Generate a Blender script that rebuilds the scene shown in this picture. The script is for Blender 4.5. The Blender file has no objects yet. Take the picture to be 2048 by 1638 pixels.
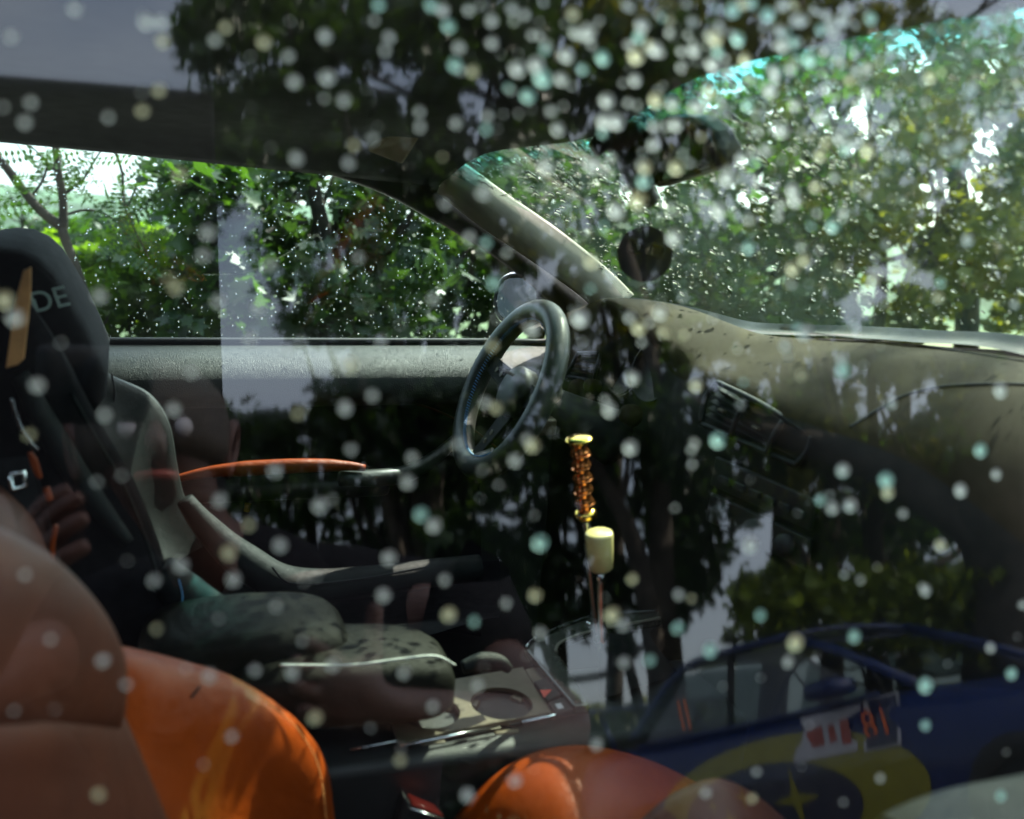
import bpy, bmesh, math, random
import numpy as np
from math import sin, cos, tan, radians, pi, sqrt, atan2
from mathutils import Vector, Matrix

random.seed(7)
RNG = np.random.default_rng(11)
SC = bpy.context.scene
COL = SC.collection

# ------------------------------------------------------------------ camera
CAM = np.array([0.0, -1.13, 1.27])
YAW, PITCH, ROLL, FPX = radians(20), radians(15), radians(4.5), 2200.0
FW = np.array([sin(YAW) * cos(PITCH), cos(YAW) * cos(PITCH), -sin(PITCH)])
_r = np.array([cos(YAW), -sin(YAW), 0.0])
_u = np.cross(_r, FW)
RT = _r * cos(ROLL) + _u * sin(ROLL)
UP = _u * cos(ROLL) - _r * sin(ROLL)
cd = bpy.data.cameras.new('camera')
cam = bpy.data.objects.new('camera', cd)
COL.objects.link(cam)
m = Matrix.Identity(4)
for i in range(3):
    m[i][0], m[i][1], m[i][2], m[i][3] = RT[i], UP[i], -FW[i], CAM[i]
cam.matrix_world = m
cd.sensor_width = 36.0
cd.lens = 36.0 * FPX / 2048.0
cd.clip_start, cd.clip_end = 0.01, 3000
cd.dof.use_dof = True
cd.dof.focus_distance = 2.05
cd.dof.aperture_fstop = (cd.lens / 1000.0) / 0.0098
SC.camera = cam

# ------------------------------------------------------------------ sky, sun, exposure
SUN_AZ, SUN_EL = radians(52), radians(43)          # azimuth from +y towards +x
S_DIR = Vector((cos(SUN_EL) * sin(SUN_AZ), cos(SUN_EL) * cos(SUN_AZ), sin(SUN_EL)))
w = bpy.data.worlds.new('World'); SC.world = w; w.use_nodes = True
nt = w.node_tree; nt.nodes.clear()
sky = nt.nodes.new('ShaderNodeTexSky'); sky.sky_type = 'NISHITA'; sky.sun_disc = False
sky.sun_elevation = SUN_EL; sky.sun_rotation = SUN_AZ
sky.dust_density = 3.0; sky.air_density = 1.0; sky.ozone_density = 1.2
wtc = nt.nodes.new('ShaderNodeTexCoord')
wdip = nt.nodes.new('ShaderNodeVectorMath'); wdip.operation = 'ADD'; wdip.inputs[1].default_value = (0, 0, .13)   # hilltop: the horizon lies below eye level
wnm = nt.nodes.new('ShaderNodeVectorMath'); wnm.operation = 'NORMALIZE'
nt.links.new(wtc.outputs['Generated'], wdip.inputs[0]); nt.links.new(wdip.outputs[0], wnm.inputs[0]); nt.links.new(wnm.outputs[0], sky.inputs[0])
# thin summer clouds over the whole sky
wcl = nt.nodes.new('ShaderNodeTexNoise'); wcl.inputs['Scale'].default_value = 2.6; wcl.inputs['Detail'].default_value = 7; wcl.inputs['Roughness'].default_value = .55
wsc = nt.nodes.new('ShaderNodeMapping'); wsc.inputs['Scale'].default_value = (1, 1, 2.6)
nt.links.new(wtc.outputs['Generated'], wsc.inputs[0]); nt.links.new(wsc.outputs[0], wcl.inputs['Vector'])
wmr = nt.nodes.new('ShaderNodeMapRange'); wmr.inputs[1].default_value = .33; wmr.inputs[2].default_value = .72; wmr.inputs[3].default_value = .25; wmr.inputs[4].default_value = .8
nt.links.new(wcl.outputs['Fac'], wmr.inputs[0])
wmx = nt.nodes.new('ShaderNodeMix'); wmx.data_type = 'RGBA'; wmx.inputs[7].default_value = (3.6, 3.9, 4.4, 1)
nt.links.new(wmr.outputs[0], wmx.inputs[0]); nt.links.new(sky.outputs[0], wmx.inputs[6])
# thin cloud scatters more light towards the sun
wdt = nt.nodes.new('ShaderNodeVectorMath'); wdt.operation = 'DOT_PRODUCT'; wdt.inputs[1].default_value = S_DIR
nt.links.new(wtc.outputs['Generated'], wdt.inputs[0])
wgl = nt.nodes.new('ShaderNodeMapRange'); wgl.inputs[1].default_value = -.1; wgl.inputs[2].default_value = 1.0; wgl.inputs[3].default_value = 1.0; wgl.inputs[4].default_value = 3.4
nt.links.new(wdt.outputs['Value'], wgl.inputs[0])
wcc = nt.nodes.new('ShaderNodeVectorMath'); wcc.operation = 'SCALE'; wcc.inputs[0].default_value = (3.1, 3.45, 3.8)
nt.links.new(wgl.outputs[0], wcc.inputs['Scale']); nt.links.new(wcc.outputs[0], wmx.inputs[7])
bg = nt.nodes.new('ShaderNodeBackground'); bg.inputs[1].default_value = 0.12
wo = nt.nodes.new('ShaderNodeOutputWorld')
nt.links.new(wmx.outputs[2], bg.inputs[0]); nt.links.new(bg.outputs[0], wo.inputs[0])
ld = bpy.data.lights.new('sun', 'SUN'); ld.energy = 5.0; ld.angle = radians(0.4); ld.color = (1.0, 0.93, 0.80)
sun = bpy.data.objects.new('sun', ld); COL.objects.link(sun)
sun.rotation_euler = S_DIR.to_track_quat('Z', 'Y').to_euler()
SC.view_settings.view_transform = 'Standard'; SC.view_settings.look = 'None'
SC.view_settings.gamma = 1.0; SC.view_settings.use_curve_mapping = False
SC.view_settings.exposure = 2.15
SC.render.engine = 'CYCLES'
cy = SC.cycles
cy.use_denoising = True; cy.denoiser = 'OPENIMAGEDENOISE'
cy.max_bounces = 9; cy.diffuse_bounces = 3; cy.glossy_bounces = 4; cy.transmission_bounces = 6; cy.transparent_max_bounces = 24
cy.caustics_reflective = False; cy.caustics_refractive = False
cy.sample_clamp_indirect = 6.0

# ------------------------------------------------------------------ measured points
def ray(u, v):
    return FW + RT * (u - 1024) / FPX + UP * (819 - v) / FPX
def P(u, v, y=None, x=None, z=None, d=None):
    """the place in the world, at a known lateral distance y (or x, z, d), seen in direction (u, v) of the photograph"""
    r = ray(u, v)
    if y is not None: t = (y - CAM[1]) / r[1]
    elif x is not None: t = (x - CAM[0]) / r[0]
    elif z is not None: t = (z - CAM[2]) / r[2]
    else: t = d
    return Vector(CAM + r * t)
TAU = radians(14.5)
PN = np.array([0, -cos(TAU), sin(TAU)]); PP = np.array([0, -.68, .90])
def R(u, v, d):
    """the place in the world whose mirror image in the near pane is seen in direction (u, v), d metres away in all"""
    q = CAM + ray(u, v) * d
    return Vector(q - 2 * ((q - PP) @ PN) * PN)

# ------------------------------------------------------------------ materials
def newmat(name):
    mt = bpy.data.materials.new(name); mt.use_nodes = True
    mt.node_tree.nodes.clear()
    out = mt.node_tree.nodes.new('ShaderNodeOutputMaterial')
    return mt, mt.node_tree, out
def N(nt, typ, **kw):
    n = nt.nodes.new(typ)
    for k, v in kw.items():
        if k.startswith('i_'): n.inputs[k[2:].replace('_', ' ')].default_value = v
        else: setattr(n, k, v)
    return n
def surf(name, col, rough=.5, var=.25, scale=40., bump=.0, bscale=300., metal=0., spec=.5, coat=0., col2=None, kind='noise', emit=None, sheen=0., wrinkle=0.):
    mt, nt, out = newmat(name)
    b = N(nt, 'ShaderNodeBsdfPrincipled')
    b.inputs['Roughness'].default_value = rough; b.inputs['Metallic'].default_value = metal
    b.inputs['Specular IOR Level'].default_value = spec; b.inputs['Coat Weight'].default_value = coat
    b.inputs['Sheen Weight'].default_value = sheen
    tc = N(nt, 'ShaderNodeTexCoord')
    no = N(nt, 'ShaderNodeTexNoise'); no.inputs['Scale'].default_value = scale; no.inputs['Detail'].default_value = 5
    nt.links.new(tc.outputs['Object'], no.inputs['Vector'])
    mx = N(nt, 'ShaderNodeMix', data_type='RGBA')
    c2 = col2 or tuple(c * (1 - var) for c in col)
    mx.inputs[6].default_value = (*[min(1, c * (1 + var * .6)) for c in col], 1); mx.inputs[7].default_value = (*c2, 1)
    rp = N(nt, 'ShaderNodeMapRange'); rp.inputs[1].default_value = .35; rp.inputs[2].default_value = .68
    nt.links.new(no.outputs['Fac'], rp.inputs[0]); nt.links.new(rp.outputs[0], mx.inputs[0])
    nt.links.new(mx.outputs[2], b.inputs['Base Color'])
    last = None
    if bump:
        if kind == 'leather':
            t = N(nt, 'ShaderNodeTexVoronoi'); t.feature = 'DISTANCE_TO_EDGE'; o = t.outputs['Distance']
        elif kind == 'weave':
            t = N(nt, 'ShaderNodeTexChecker'); o = t.outputs['Fac']
        else:
            t = N(nt, 'ShaderNodeTexNoise'); o = t.outputs['Fac']
        t.inputs['Scale'].default_value = bscale
        nt.links.new(tc.outputs['Object'], t.inputs['Vector'])
        bp = N(nt, 'ShaderNodeBump'); bp.inputs['Strength'].default_value = bump; bp.inputs['Distance'].default_value = .002
        nt.links.new(o, bp.inputs['Height']); last = bp
    if wrinkle:
        n2 = N(nt, 'ShaderNodeTexNoise'); n2.inputs['Scale'].default_value = 9; n2.inputs['Detail'].default_value = 3; n2.inputs['Distortion'].default_value = 1.2
        nt.links.new(tc.outputs['Object'], n2.inputs['Vector'])
        b2 = N(nt, 'ShaderNodeBump'); b2.inputs['Strength'].default_value = wrinkle; b2.inputs['Distance'].default_value = .02
        nt.links.new(n2.outputs['Fac'], b2.inputs['Height'])
        if last: nt.links.new(last.outputs[0], b2.inputs['Normal'])
        last = b2
    if last: nt.links.new(last.outputs[0], b.inputs['Normal'])
    # roughness wear
    rm = N(nt, 'ShaderNodeMapRange'); rm.inputs[3].default_value = max(.02, rough - .08); rm.inputs[4].default_value = min(1, rough + .1)
    nt.links.new(no.outputs['Fac'], rm.inputs[0]); nt.links.new(rm.outputs[0], b.inputs['Roughness'])
    nt.links.new(b.outputs[0], out.inputs[0])
    return mt

def pane_mat(name, tint, k=1.0, rough=0.0, dust_glare=0.0, aniso=0.0, dust_glare_col=(.8, .95, .85), band=None):
    mt, nt, out = newmat(name)
    lw = N(nt, 'ShaderNodeLayerWeight'); lw.inputs[0].default_value = .5
    pw = N(nt, 'ShaderNodeMath', operation='POWER'); pw.inputs[1].default_value = 5
    nt.links.new(lw.outputs['Facing'], pw.inputs[0])
    ma = N(nt, 'ShaderNodeMath', operation='MULTIPLY_ADD'); ma.inputs[1].default_value = .9 * k; ma.inputs[2].default_value = .082 * k
    nt.links.new(pw.outputs[0], ma.inputs[0])
    tr = N(nt, 'ShaderNodeBsdfTransparent'); tr.inputs[0].default_value = (*tint, 1)
    if band:
        tc = N(nt, 'ShaderNodeTexCoord'); sp = N(nt, 'ShaderNodeSeparateXYZ'); nt.links.new(tc.outputs['UV'], sp.inputs[0])
        mr = N(nt, 'ShaderNodeMapRange'); mr.inputs[1].default_value = band[0]; mr.inputs[2].default_value = band[1]
        nt.links.new(sp.outputs[1], mr.inputs[0])
        mx = N(nt, 'ShaderNodeMix', data_type='RGBA'); mx.inputs[6].default_value = (*tint, 1); mx.inputs[7].default_value = (*band[2], 1)
        nt.links.new(mr.outputs[0], mx.inputs[0]); nt.links.new(mx.outputs[2], tr.inputs[0])
    gl = N(nt, 'ShaderNodeBsdfAnisotropic') if aniso else N(nt, 'ShaderNodeBsdfGlossy')
    gl.inputs['Roughness'].default_value = rough
    if aniso:
        gl.inputs['Anisotropy'].default_value = aniso; gl.inputs['Rotation'].default_value = .25
        tg = N(nt, 'ShaderNodeTangent'); tg.direction_type = 'RADIAL'; tg.axis = 'X'
        nt.links.new(tg.outputs[0], gl.inputs['Tangent'])
    ms = N(nt, 'ShaderNodeMixShader')
    nt.links.new(ma.outputs[0], ms.inputs[0]); nt.links.new(gl.outputs[0], ms.inputs[2])
    last = tr.outputs[0]
    if dust_glare:
        tl = N(nt, 'ShaderNodeBsdfTranslucent'); tl.inputs[0].default_value = (*dust_glare_col, 1)
        dm = N(nt, 'ShaderNodeMixShader')
        tc2 = N(nt, 'ShaderNodeTexCoord'); nz = N(nt, 'ShaderNodeTexNoise'); nz.inputs['Scale'].default_value = 3.0; nz.inputs['Detail'].default_value = 6
        nt.links.new(tc2.outputs['Object'], nz.inputs['Vector'])
        mr2 = N(nt, 'ShaderNodeMapRange'); mr2.inputs[1].default_value = .3; mr2.inputs[2].default_value = .7
        mr2.inputs[3].default_value = dust_glare * .6; mr2.inputs[4].default_value = dust_glare * 1.4
        nt.links.new(nz.outputs['Fac'], mr2.inputs[0])
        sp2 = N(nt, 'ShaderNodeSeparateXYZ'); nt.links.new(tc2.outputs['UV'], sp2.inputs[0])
        du = N(nt, 'ShaderNodeMapRange', interpolation_type='SMOOTHSTEP'); du.inputs[1].default_value = .30; du.inputs[2].default_value = .95  # film thickens towards one upper corner, painting sun glare into the glass
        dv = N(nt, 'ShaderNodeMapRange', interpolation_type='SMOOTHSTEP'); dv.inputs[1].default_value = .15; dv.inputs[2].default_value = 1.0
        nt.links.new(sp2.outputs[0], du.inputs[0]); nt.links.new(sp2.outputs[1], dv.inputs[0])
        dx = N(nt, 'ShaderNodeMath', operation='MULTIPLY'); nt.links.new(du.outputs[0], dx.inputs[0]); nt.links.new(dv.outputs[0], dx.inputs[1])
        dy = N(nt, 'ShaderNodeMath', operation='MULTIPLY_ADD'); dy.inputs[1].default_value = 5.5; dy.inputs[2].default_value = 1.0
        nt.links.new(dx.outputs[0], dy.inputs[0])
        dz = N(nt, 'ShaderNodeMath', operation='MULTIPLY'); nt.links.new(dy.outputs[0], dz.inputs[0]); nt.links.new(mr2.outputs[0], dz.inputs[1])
        nt.links.new(dz.outputs[0], dm.inputs[0])
        nt.links.new(tr.outputs[0], dm.inputs[1]); nt.links.new(tl.outputs[0], dm.inputs[2]); last = dm.outputs[0]
    nt.links.new(last, ms.inputs[1]); nt.links.new(ms.outputs[0], out.inputs[0])
    return mt

def drop_mat(name, ior, rough, gl=.06, milky=0., tint=(1, 1, 1), mcol=(.95, .95, .92)):
    mt, nt, out = newmat(name)
    rf = N(nt, 'ShaderNodeBsdfRefraction'); rf.inputs['IOR'].default_value = ior; rf.inputs['Roughness'].default_value = rough; rf.inputs[0].default_value = (*tint, 1)
    g = N(nt, 'ShaderNodeBsdfGlossy'); g.inputs['Roughness'].default_value = .08
    ms = N(nt, 'ShaderNodeMixShader'); ms.inputs[0].default_value = gl
    nt.links.new(rf.outputs[0], ms.inputs[1]); nt.links.new(g.outputs[0], ms.inputs[2]); last = ms
    if milky:
        tl = N(nt, 'ShaderNodeBsdfTranslucent'); tl.inputs[0].default_value = (*mcol, 1)
        m2 = N(nt, 'ShaderNodeMixShader'); m2.inputs[0].default_value = milky
        nt.links.new(ms.outputs[0], m2.inputs[1]); nt.links.new(tl.outputs[0], m2.inputs[2]); last = m2
    nt.links.new(last.outputs[0], out.inputs[0])
    return mt

def leaf_mat(name, c1, c2, trans=.5, tcol=None):
    mt, nt, out = newmat(name)
    oi = N(nt, 'ShaderNodeTexCoord'); no = N(nt, 'ShaderNodeTexNoise'); no.inputs['Scale'].default_value = 1.7; no.inputs['Detail'].default_value = 4
    nt.links.new(oi.outputs['Object'], no.inputs['Vector'])
    gm = N(nt, 'ShaderNodeNewGeometry')
    ad = N(nt, 'ShaderNodeMath', operation='MULTIPLY_ADD'); ad.inputs[1].default_value = .5
    nt.links.new(gm.outputs['Random Per Island'], ad.inputs[0]); nt.links.new(no.outputs['Fac'], ad.inputs[2])
    mr = N(nt, 'ShaderNodeMapRange'); mr.inputs[1].default_value = .4; mr.inputs[2].default_value = 1.1
    nt.links.new(ad.outputs[0], mr.inputs[0])
    mx = N(nt, 'ShaderNodeMix', data_type='RGBA'); mx.inputs[6].default_value = (*c1, 1); mx.inputs[7].default_value = (*c2, 1)
    nt.links.new(mr.outputs[0], mx.inputs[0])
    df = N(nt, 'ShaderNodeBsdfDiffuse'); nt.links.new(mx.outputs[2], df.inputs[0])
    tl = N(nt, 'ShaderNodeBsdfTranslucent')
    t = tcol or (1.9, 1.7, .6)
    tm = N(nt, 'ShaderNodeMix', data_type='RGBA', blend_type='MULTIPLY'); tm.inputs[0].default_value = 1; tm.inputs[7].default_value = (*t, 1)
    nt.links.new(mx.outputs[2], tm.inputs[6]); nt.links.new(tm.outputs[2], tl.inputs[0])
    ms = N(nt, 'ShaderNodeMixShader'); ms.inputs[0].default_value = trans
    nt.links.new(df.outputs[0], ms.inputs[1]); nt.links.new(tl.outputs[0], ms.inputs[2])
    gl = N(nt, 'ShaderNodeBsdfGlossy'); gl.inputs['Roughness'].default_value = .4
    m2 = N(nt, 'ShaderNodeMixShader'); m2.inputs[0].default_value = .04
    nt.links.new(ms.outputs[0], m2.inputs[1]); nt.links.new(gl.outputs[0], m2.inputs[2]); nt.links.new(m2.outputs[0], out.inputs[0])
    return mt

M = {}
M['black_leather'] = surf('black_leather', (.010, .0125, .0115), .5, .3, 20, .5, 520, kind='leather', spec=.14)
M['black_fabric'] = surf('black_fabric', (.007, .007, .008), .85, .3, 60, .4, 900, spec=.12)
M['black_plastic'] = surf('black_plastic', (.009, .0095, .010), .5, .3, 30, .25, 700, spec=.3)
M['dash_skin'] = surf('dash_skin', (.024, .0175, .0075), .7, .15, 14, .35, 620, kind='leather', spec=.05)
M['dash_lower_shade'] = surf('dash_lower_shade', (.009, .0085, .0075), .6, .15, 14, .35, 620, kind='leather', spec=.12)
M['door_skin'] = surf('door_skin', (.030, .033, .029), .5, .2, 18, .6, 380, kind='leather', spec=.2)
M['olive_leather'] = surf('olive_leather', (.0075, .0075, .0052), .55, .25, 16, .5, 420, kind='leather', spec=.07, wrinkle=.3)
M['pillar_trim'] = surf('pillar_trim', (.17, .15, .115), .6, .12, 20, .3, 800)
M['headliner'] = surf('headliner', (.012, .013, .015), .9, .15, 40, .3, 900, spec=.1)
M['visor'] = surf('visor', (.20, .155, .09), .8, .15, 30, .3, 600)
M['orange_leather'] = surf('orange_leather', (.24, .036, .002), .38, .16, 11, .35, 420, kind='leather', spec=.2, wrinkle=.2)
M['brown_leather'] = surf('brown_leather', (.085, .023, .010), .48, .22, 9, .35, 420, kind='leather', spec=.35, wrinkle=.18)
M['thread_orange'] = surf('thread_orange', (.65, .25, .06), .7, .2)
M['thread_pale'] = surf('thread_pale', (.45, .47, .44), .7, .2)
M['thread_blue'] = surf('thread_blue', (.10, .28, .55), .5, .2)
M['thread_dark'] = surf('seam_dark', (.010, .010, .010), .8, .2)
M['rim_leather'] = surf('rim_leather', (.026, .029, .024), .38, .2, 60, .9, 210, kind='weave', spec=.35)
M['chrome'] = surf('chrome', (.72, .74, .74), .14, .1, 30, metal=1)
M['steel'] = surf('steel', (.45, .46, .47), .25, .15, 30, metal=1)
M['silver_trim'] = surf('silver_trim', (.085, .066, .040), .42, .15, 40, .1, 500, metal=.35)
M['cream'] = surf('cream_knob', (.72, .60, .25), .28, .15, 25, coat=.5)
M['gold'] = surf('gold', (.85, .55, .10), .15, .15, 30, metal=1)
M['amber'] = surf('amber', (.80, .26, .08), .10, .3, 60, metal=.9)
M['red_plastic'] = surf('red_plastic', (.62, .05, .025), .3, .2, 40)
M['amber_lens'] = surf('amber_lens', (.9, .5, .02), .15, .2, 40, coat=1)
M['carbon'] = surf('carbon', (.030, .034, .026), .25, .3, 30, .8, 160, kind='weave', coat=.6)
M['sunlit_tan'] = surf('sunlit_tan', (.75, .36, .13), .6, .35, 26, .3, 300)
M['grey_print'] = surf('grey_print', (.62, .75, .68), .6, .1)
M['card'] = surf('brown_card', (.55, .30, .10), .55, .2, 30)
M['card_ink'] = surf('card_ink', (.012, .010, .008), .6, .2)
M['dark_paint'] = surf('dark_paint', (.02, .022, .026), .25, .2, 4, coat=.6)
M['dim_mirror'] = surf('dim_mirror', (.05, .055, .055), .05, .05, metal=1)
M['mirror'] = surf('mirror', (.75, .80, .82), .03, .05, metal=1)
M['rubber'] = surf('rubber', (.012, .012, .012), .75, .2)
M['skin'] = surf('skin', (.070, .026, .018), .5, .15, 20, .2, 200)
M['hair'] = surf('hair', (.03, .02, .012), .6, .4, 80, .8, 160)
M['tshirt'] = surf('black_tshirt', (.008, .007, .009), .9, .3, 30, .4, 300, spec=.1)
M['bluepaint'] = surf('blue_paint', (.003, .016, .09), .3, .15, 3, coat=.3, spec=.3)
M['yellow'] = surf('yellow_decal', (.24, .21, .012), .35, .1, 8, coat=.4)
M['navy'] = surf('navy_decal', (.012, .014, .045), .35, .1, 8, coat=.4)
M['white_decal'] = surf('white_decal', (.45, .43, .45), .4, .1, 10)
M['orange_decal'] = surf('orange_decal', (.75, .13, .03), .4, .1, 10)
M['red_decal'] = surf('red_decal', (.35, .06, .04), .4, .2, 10)
M['bark'] = surf('bark', (.075, .058, .042), .9, .5, 7, .9, 30)
M['bark_dark'] = surf('bark_dark', (.040, .032, .024), .9, .5, 7, .9, 30)
M['ground'] = surf('gravel', (.27, .25, .21), .95, .3, 9, .8, 60)
M['grass'] = surf('meadow', (.07, .11, .03), .95, .5, .8, .6, 14)
M['hill'] = surf('wooded_hill', (.055, .10, .055), .95, .6, .06, .0, 1)
M['leaf_painted_sun'] = leaf_mat('leaf_painted_sun', (.16, .22, .012), (.07, .11, .010), .35)  # brighter leaf colour stands in for sun on the mirrored bush
M['black_metal'] = surf('black_metal', (.004, .004, .005), .6, .2, 4, spec=.1)
M['pole_wood'] = surf('pole_wood', (.13, .11, .09), .9, .3, 12, .6, 60)
M['near_pane'] = pane_mat('near_window_glass', (.93, .96, .95), 1.6, .0065, aniso=.96)
M['far_pane'] = pane_mat('far_window_glass', (.76, .93, .92), .8)
M['wind_pane'] = pane_mat('windscreen_glass', (.74, .90, .80), .8, dust_glare=.006, dust_glare_col=(.55, .95, .80), band=(.82, .93, (.10, .42, .42)))
M['rally_pane'] = pane_mat('rally_glass', (.30, .36, .35), 1.2)
M['drop'] = drop_mat('raindrop_water', 1.85, .2, .06, .75)
M['drop_teal'] = drop_mat('raindrop_water_teal', 1.85, .2, .06, .8, mcol=(.68, .96, .88))  # teal and warm drops carry the coloured light of the discs in their tint
M['drop_warm'] = drop_mat('raindrop_water_warm', 1.85, .2, .06, .8, mcol=(.98, .92, .66))
M['drop_fine'] = drop_mat('fine_raindrop_water', 1.42, .05)
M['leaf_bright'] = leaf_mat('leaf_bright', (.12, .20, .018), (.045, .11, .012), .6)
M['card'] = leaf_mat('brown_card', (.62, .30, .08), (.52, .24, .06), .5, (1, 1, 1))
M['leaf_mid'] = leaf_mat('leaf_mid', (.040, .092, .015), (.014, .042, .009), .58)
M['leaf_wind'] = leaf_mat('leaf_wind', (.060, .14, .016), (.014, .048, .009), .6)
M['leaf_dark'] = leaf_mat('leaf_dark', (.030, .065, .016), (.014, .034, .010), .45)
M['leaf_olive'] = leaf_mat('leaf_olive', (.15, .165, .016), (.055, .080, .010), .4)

# ------------------------------------------------------------------ object helpers
def finish(o, parent=None, label=None, cat=None, group=None, kind=None):
    if parent is not None: o.parent = parent
    if label: o['label'] = label
    if cat: o['category'] = cat
    if group: o['group'] = group
    if kind: o['kind'] = kind
    return o
def empty(name, loc=(0, 0, 0), label=None, cat=None, group=None, parent=None):
    o = bpy.data.objects.new(name, None); COL.objects.link(o); o.location = loc; o.empty_display_size = .05
    return finish(o, parent, label, cat, group)
def mesh(name, V, Fc, mat, parent=None, smooth=True, **kw):
    me = bpy.data.meshes.new(name)
    off = Vector((0, 0, 0))
    if parent is not None:
        o_ = parent
        while o_ is not None: off = off + o_.location; o_ = o_.parent
    me.from_pydata([tuple(Vector(v) - off) for v in V], [], Fc)
    me.validate(); me.update()
    if smooth: me.polygons.foreach_set('use_smooth', [True] * len(me.polygons))
    o = bpy.data.objects.new(name, me); COL.objects.link(o)
    if mat is not None: me.materials.append(mat)
    return finish(o, parent, **kw)
def crom(pts, n):
    """smooth polyline through pts, n samples"""
    p = np.array([tuple(q) for q in pts], float)
    if len(p) == 2:
        t = np.linspace(0, 1, n)[:, None]; return p[0] * (1 - t) + p[1] * t
    q = np.vstack([2 * p[0] - p[1], p, 2 * p[-1] - p[-2]])
    L = np.r_[0, np.cumsum(np.linalg.norm(np.diff(p, axis=0), axis=1) + 1e-9)]
    out = []
    for s in np.linspace(0, L[-1], n):
        i = min(len(p) - 2, max(0, np.searchsorted(L, s, 'right') - 1))
        t = (s - L[i]) / (L[i + 1] - L[i])
        a, b, c, d = q[i], q[i + 1], q[i + 2], q[i + 3]
        out.append(.5 * (2 * b + (c - a) * t + (2 * a - 5 * b + 4 * c - d) * t * t + (3 * b - a - 3 * c + d) * t ** 3))
    return np.array(out)
def sheet(name, rows, mat, parent=None, nu=28, nv=None, thick=0., uv=False, smoothrows=True, **kw):
    """a smooth surface through a few rows of points"""
    rs = [crom(r, nu) for r in rows]
    nv = nv or (len(rs) - 1) * 5 + 1
    A = np.array(rs)
    if smoothrows and len(rs) > 2: G = np.stack([crom(A[:, j], nv) for j in range(nu)], 1)
    else:
        t = np.linspace(0, len(rs) - 1, nv); i = np.minimum(t.astype(int), len(rs) - 2); f = (t - i)[:, None, None]
        G = A[i] * (1 - f) + A[i + 1] * f
    nv = len(G)
    V = G.reshape(-1, 3)
    Fc = [(i * nu + j, i * nu + j + 1, (i + 1) * nu + j + 1, (i + 1) * nu + j) for i in range(nv - 1) for j in range(nu - 1)]
    o = mesh(name, V, Fc, mat, parent, **kw)
    if uv:
        l = o.data.uv_layers.new(name='UVMap')
        for lp in o.data.loops:
            vi = lp.vertex_index; l.data[lp.index].uv = ((vi % nu) / (nu - 1), 1 - (vi // nu) / (nv - 1))
    if thick:
        md = o.modifiers.new('thickness', 'SOLIDIFY'); md.thickness = thick; md.offset = -1
    return o
def tube_vf(pts, rad, ns=8, cap=True, squash=None, base=0):
    p = np.array([tuple(q) for q in pts], float); n = len(p)
    rad = np.broadcast_to(np.array(rad, float), (n,)) if np.ndim(rad) == 0 else np.array(rad, float)
    V, Fc = [], []
    tprev = None; a = None
    for i in range(n):
        t = p[min(i + 1, n - 1)] - p[max(i - 1, 0)]; t = t / (np.linalg.norm(t) + 1e-12)
        if a is None:
            h = np.array([0, 0, 1.]) if abs(t[2]) < .9 else np.array([1., 0, 0])
            a = np.cross(t, h); a /= np.linalg.norm(a)
        else:
            a = a - t * (a @ t); a /= np.linalg.norm(a) + 1e-12
        b = np.cross(t, a)
        for k in range(ns):
            an = 2 * pi * k / ns
            V.append(p[i] + (a * cos(an) + b * sin(an) * (squash or 1)) * rad[i])
    for i in range(n - 1):
        for k in range(ns):
            k2 = (k + 1) % ns
            Fc.append((base + i * ns + k, base + i * ns + k2, base + (i + 1) * ns + k2, base + (i + 1) * ns + k))
    if cap:
        Fc.append(tuple(base + k for k in range(ns))[::-1]); Fc.append(tuple(base + (n - 1) * ns + k for k in range(ns)))
    return V, Fc
def tube(name, pts, rad, mat, parent=None, n=None, ns=10, squash=None, **kw):
    if n: 
        m0 = len(pts); pts2 = crom(pts, n)
        if np.ndim(rad): rad = np.interp(np.linspace(0, 1, n), np.linspace(0, 1, m0), rad)
        pts = pts2
    V, Fc = tube_vf(pts, rad, ns, True, squash)
    return mesh(name, V, Fc, mat, parent, **kw)
def multi_tube(name, items, mat, parent=None, ns=6, **kw):
    V, Fc = [], []
    for pts, rad in items:
        v, f = tube_vf(pts, rad, ns, True, None, len(V)); V += v; Fc += f
    return mesh(name, V, Fc, mat, parent, **kw)
def rbox(name, c, size, mat, parent=None, bev=.01, seg=3, axes=None, **kw):
    """box with rounded edges; axes = three orthonormal directions"""
    ax = [Vector(a) for a in (axes or ((1, 0, 0), (0, 1, 0), (0, 0, 1)))]
    c = Vector(c); V = []
    for sx in (-1, 1):
        for sy in (-1, 1):
            for sz in (-1, 1):
                V.append(c + ax[0] * sx * size[0] / 2 + ax[1] * sy * size[1] / 2 + ax[2] * sz * size[2] / 2)
    Fc = [(0, 1, 3, 2), (4, 6, 7, 5), (0, 4, 5, 1), (2, 3, 7, 6), (0, 2, 6, 4), (1, 5, 7, 3)]
    o = mesh(name, V, Fc, mat, parent, **kw)
    if bev:
        md = o.modifiers.new('round', 'BEVEL'); md.width = bev; md.segments = seg; md.limit_method = 'NONE'
    return o
def quadbox(name, q, depth, mat, parent=None, bev=.002, **kw):
    """a plate: four corners and a thickness vector"""
    q = [Vector(a) for a in q]; d = Vector(depth)
    V = q + [a + d for a in q]
    n = len(q)
    Fc = [tuple(range(n)), tuple(range(2 * n - 1, n - 1, -1))] + [(i, i + n, (i + 1) % n + n, (i + 1) % n) for i in range(n)]
    o = mesh(name, V, Fc, mat, parent, smooth=False, **kw)
    bmn = bmesh.new(); bmn.from_mesh(o.data); bmesh.ops.recalc_face_normals(bmn, faces=bmn.faces); bmn.to_mesh(o.data); bmn.free()
    if bev:
        md = o.modifiers.new('round', 'BEVEL'); md.width = bev; md.segments = 2; md.limit_method = 'ANGLE'
    return o
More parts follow.
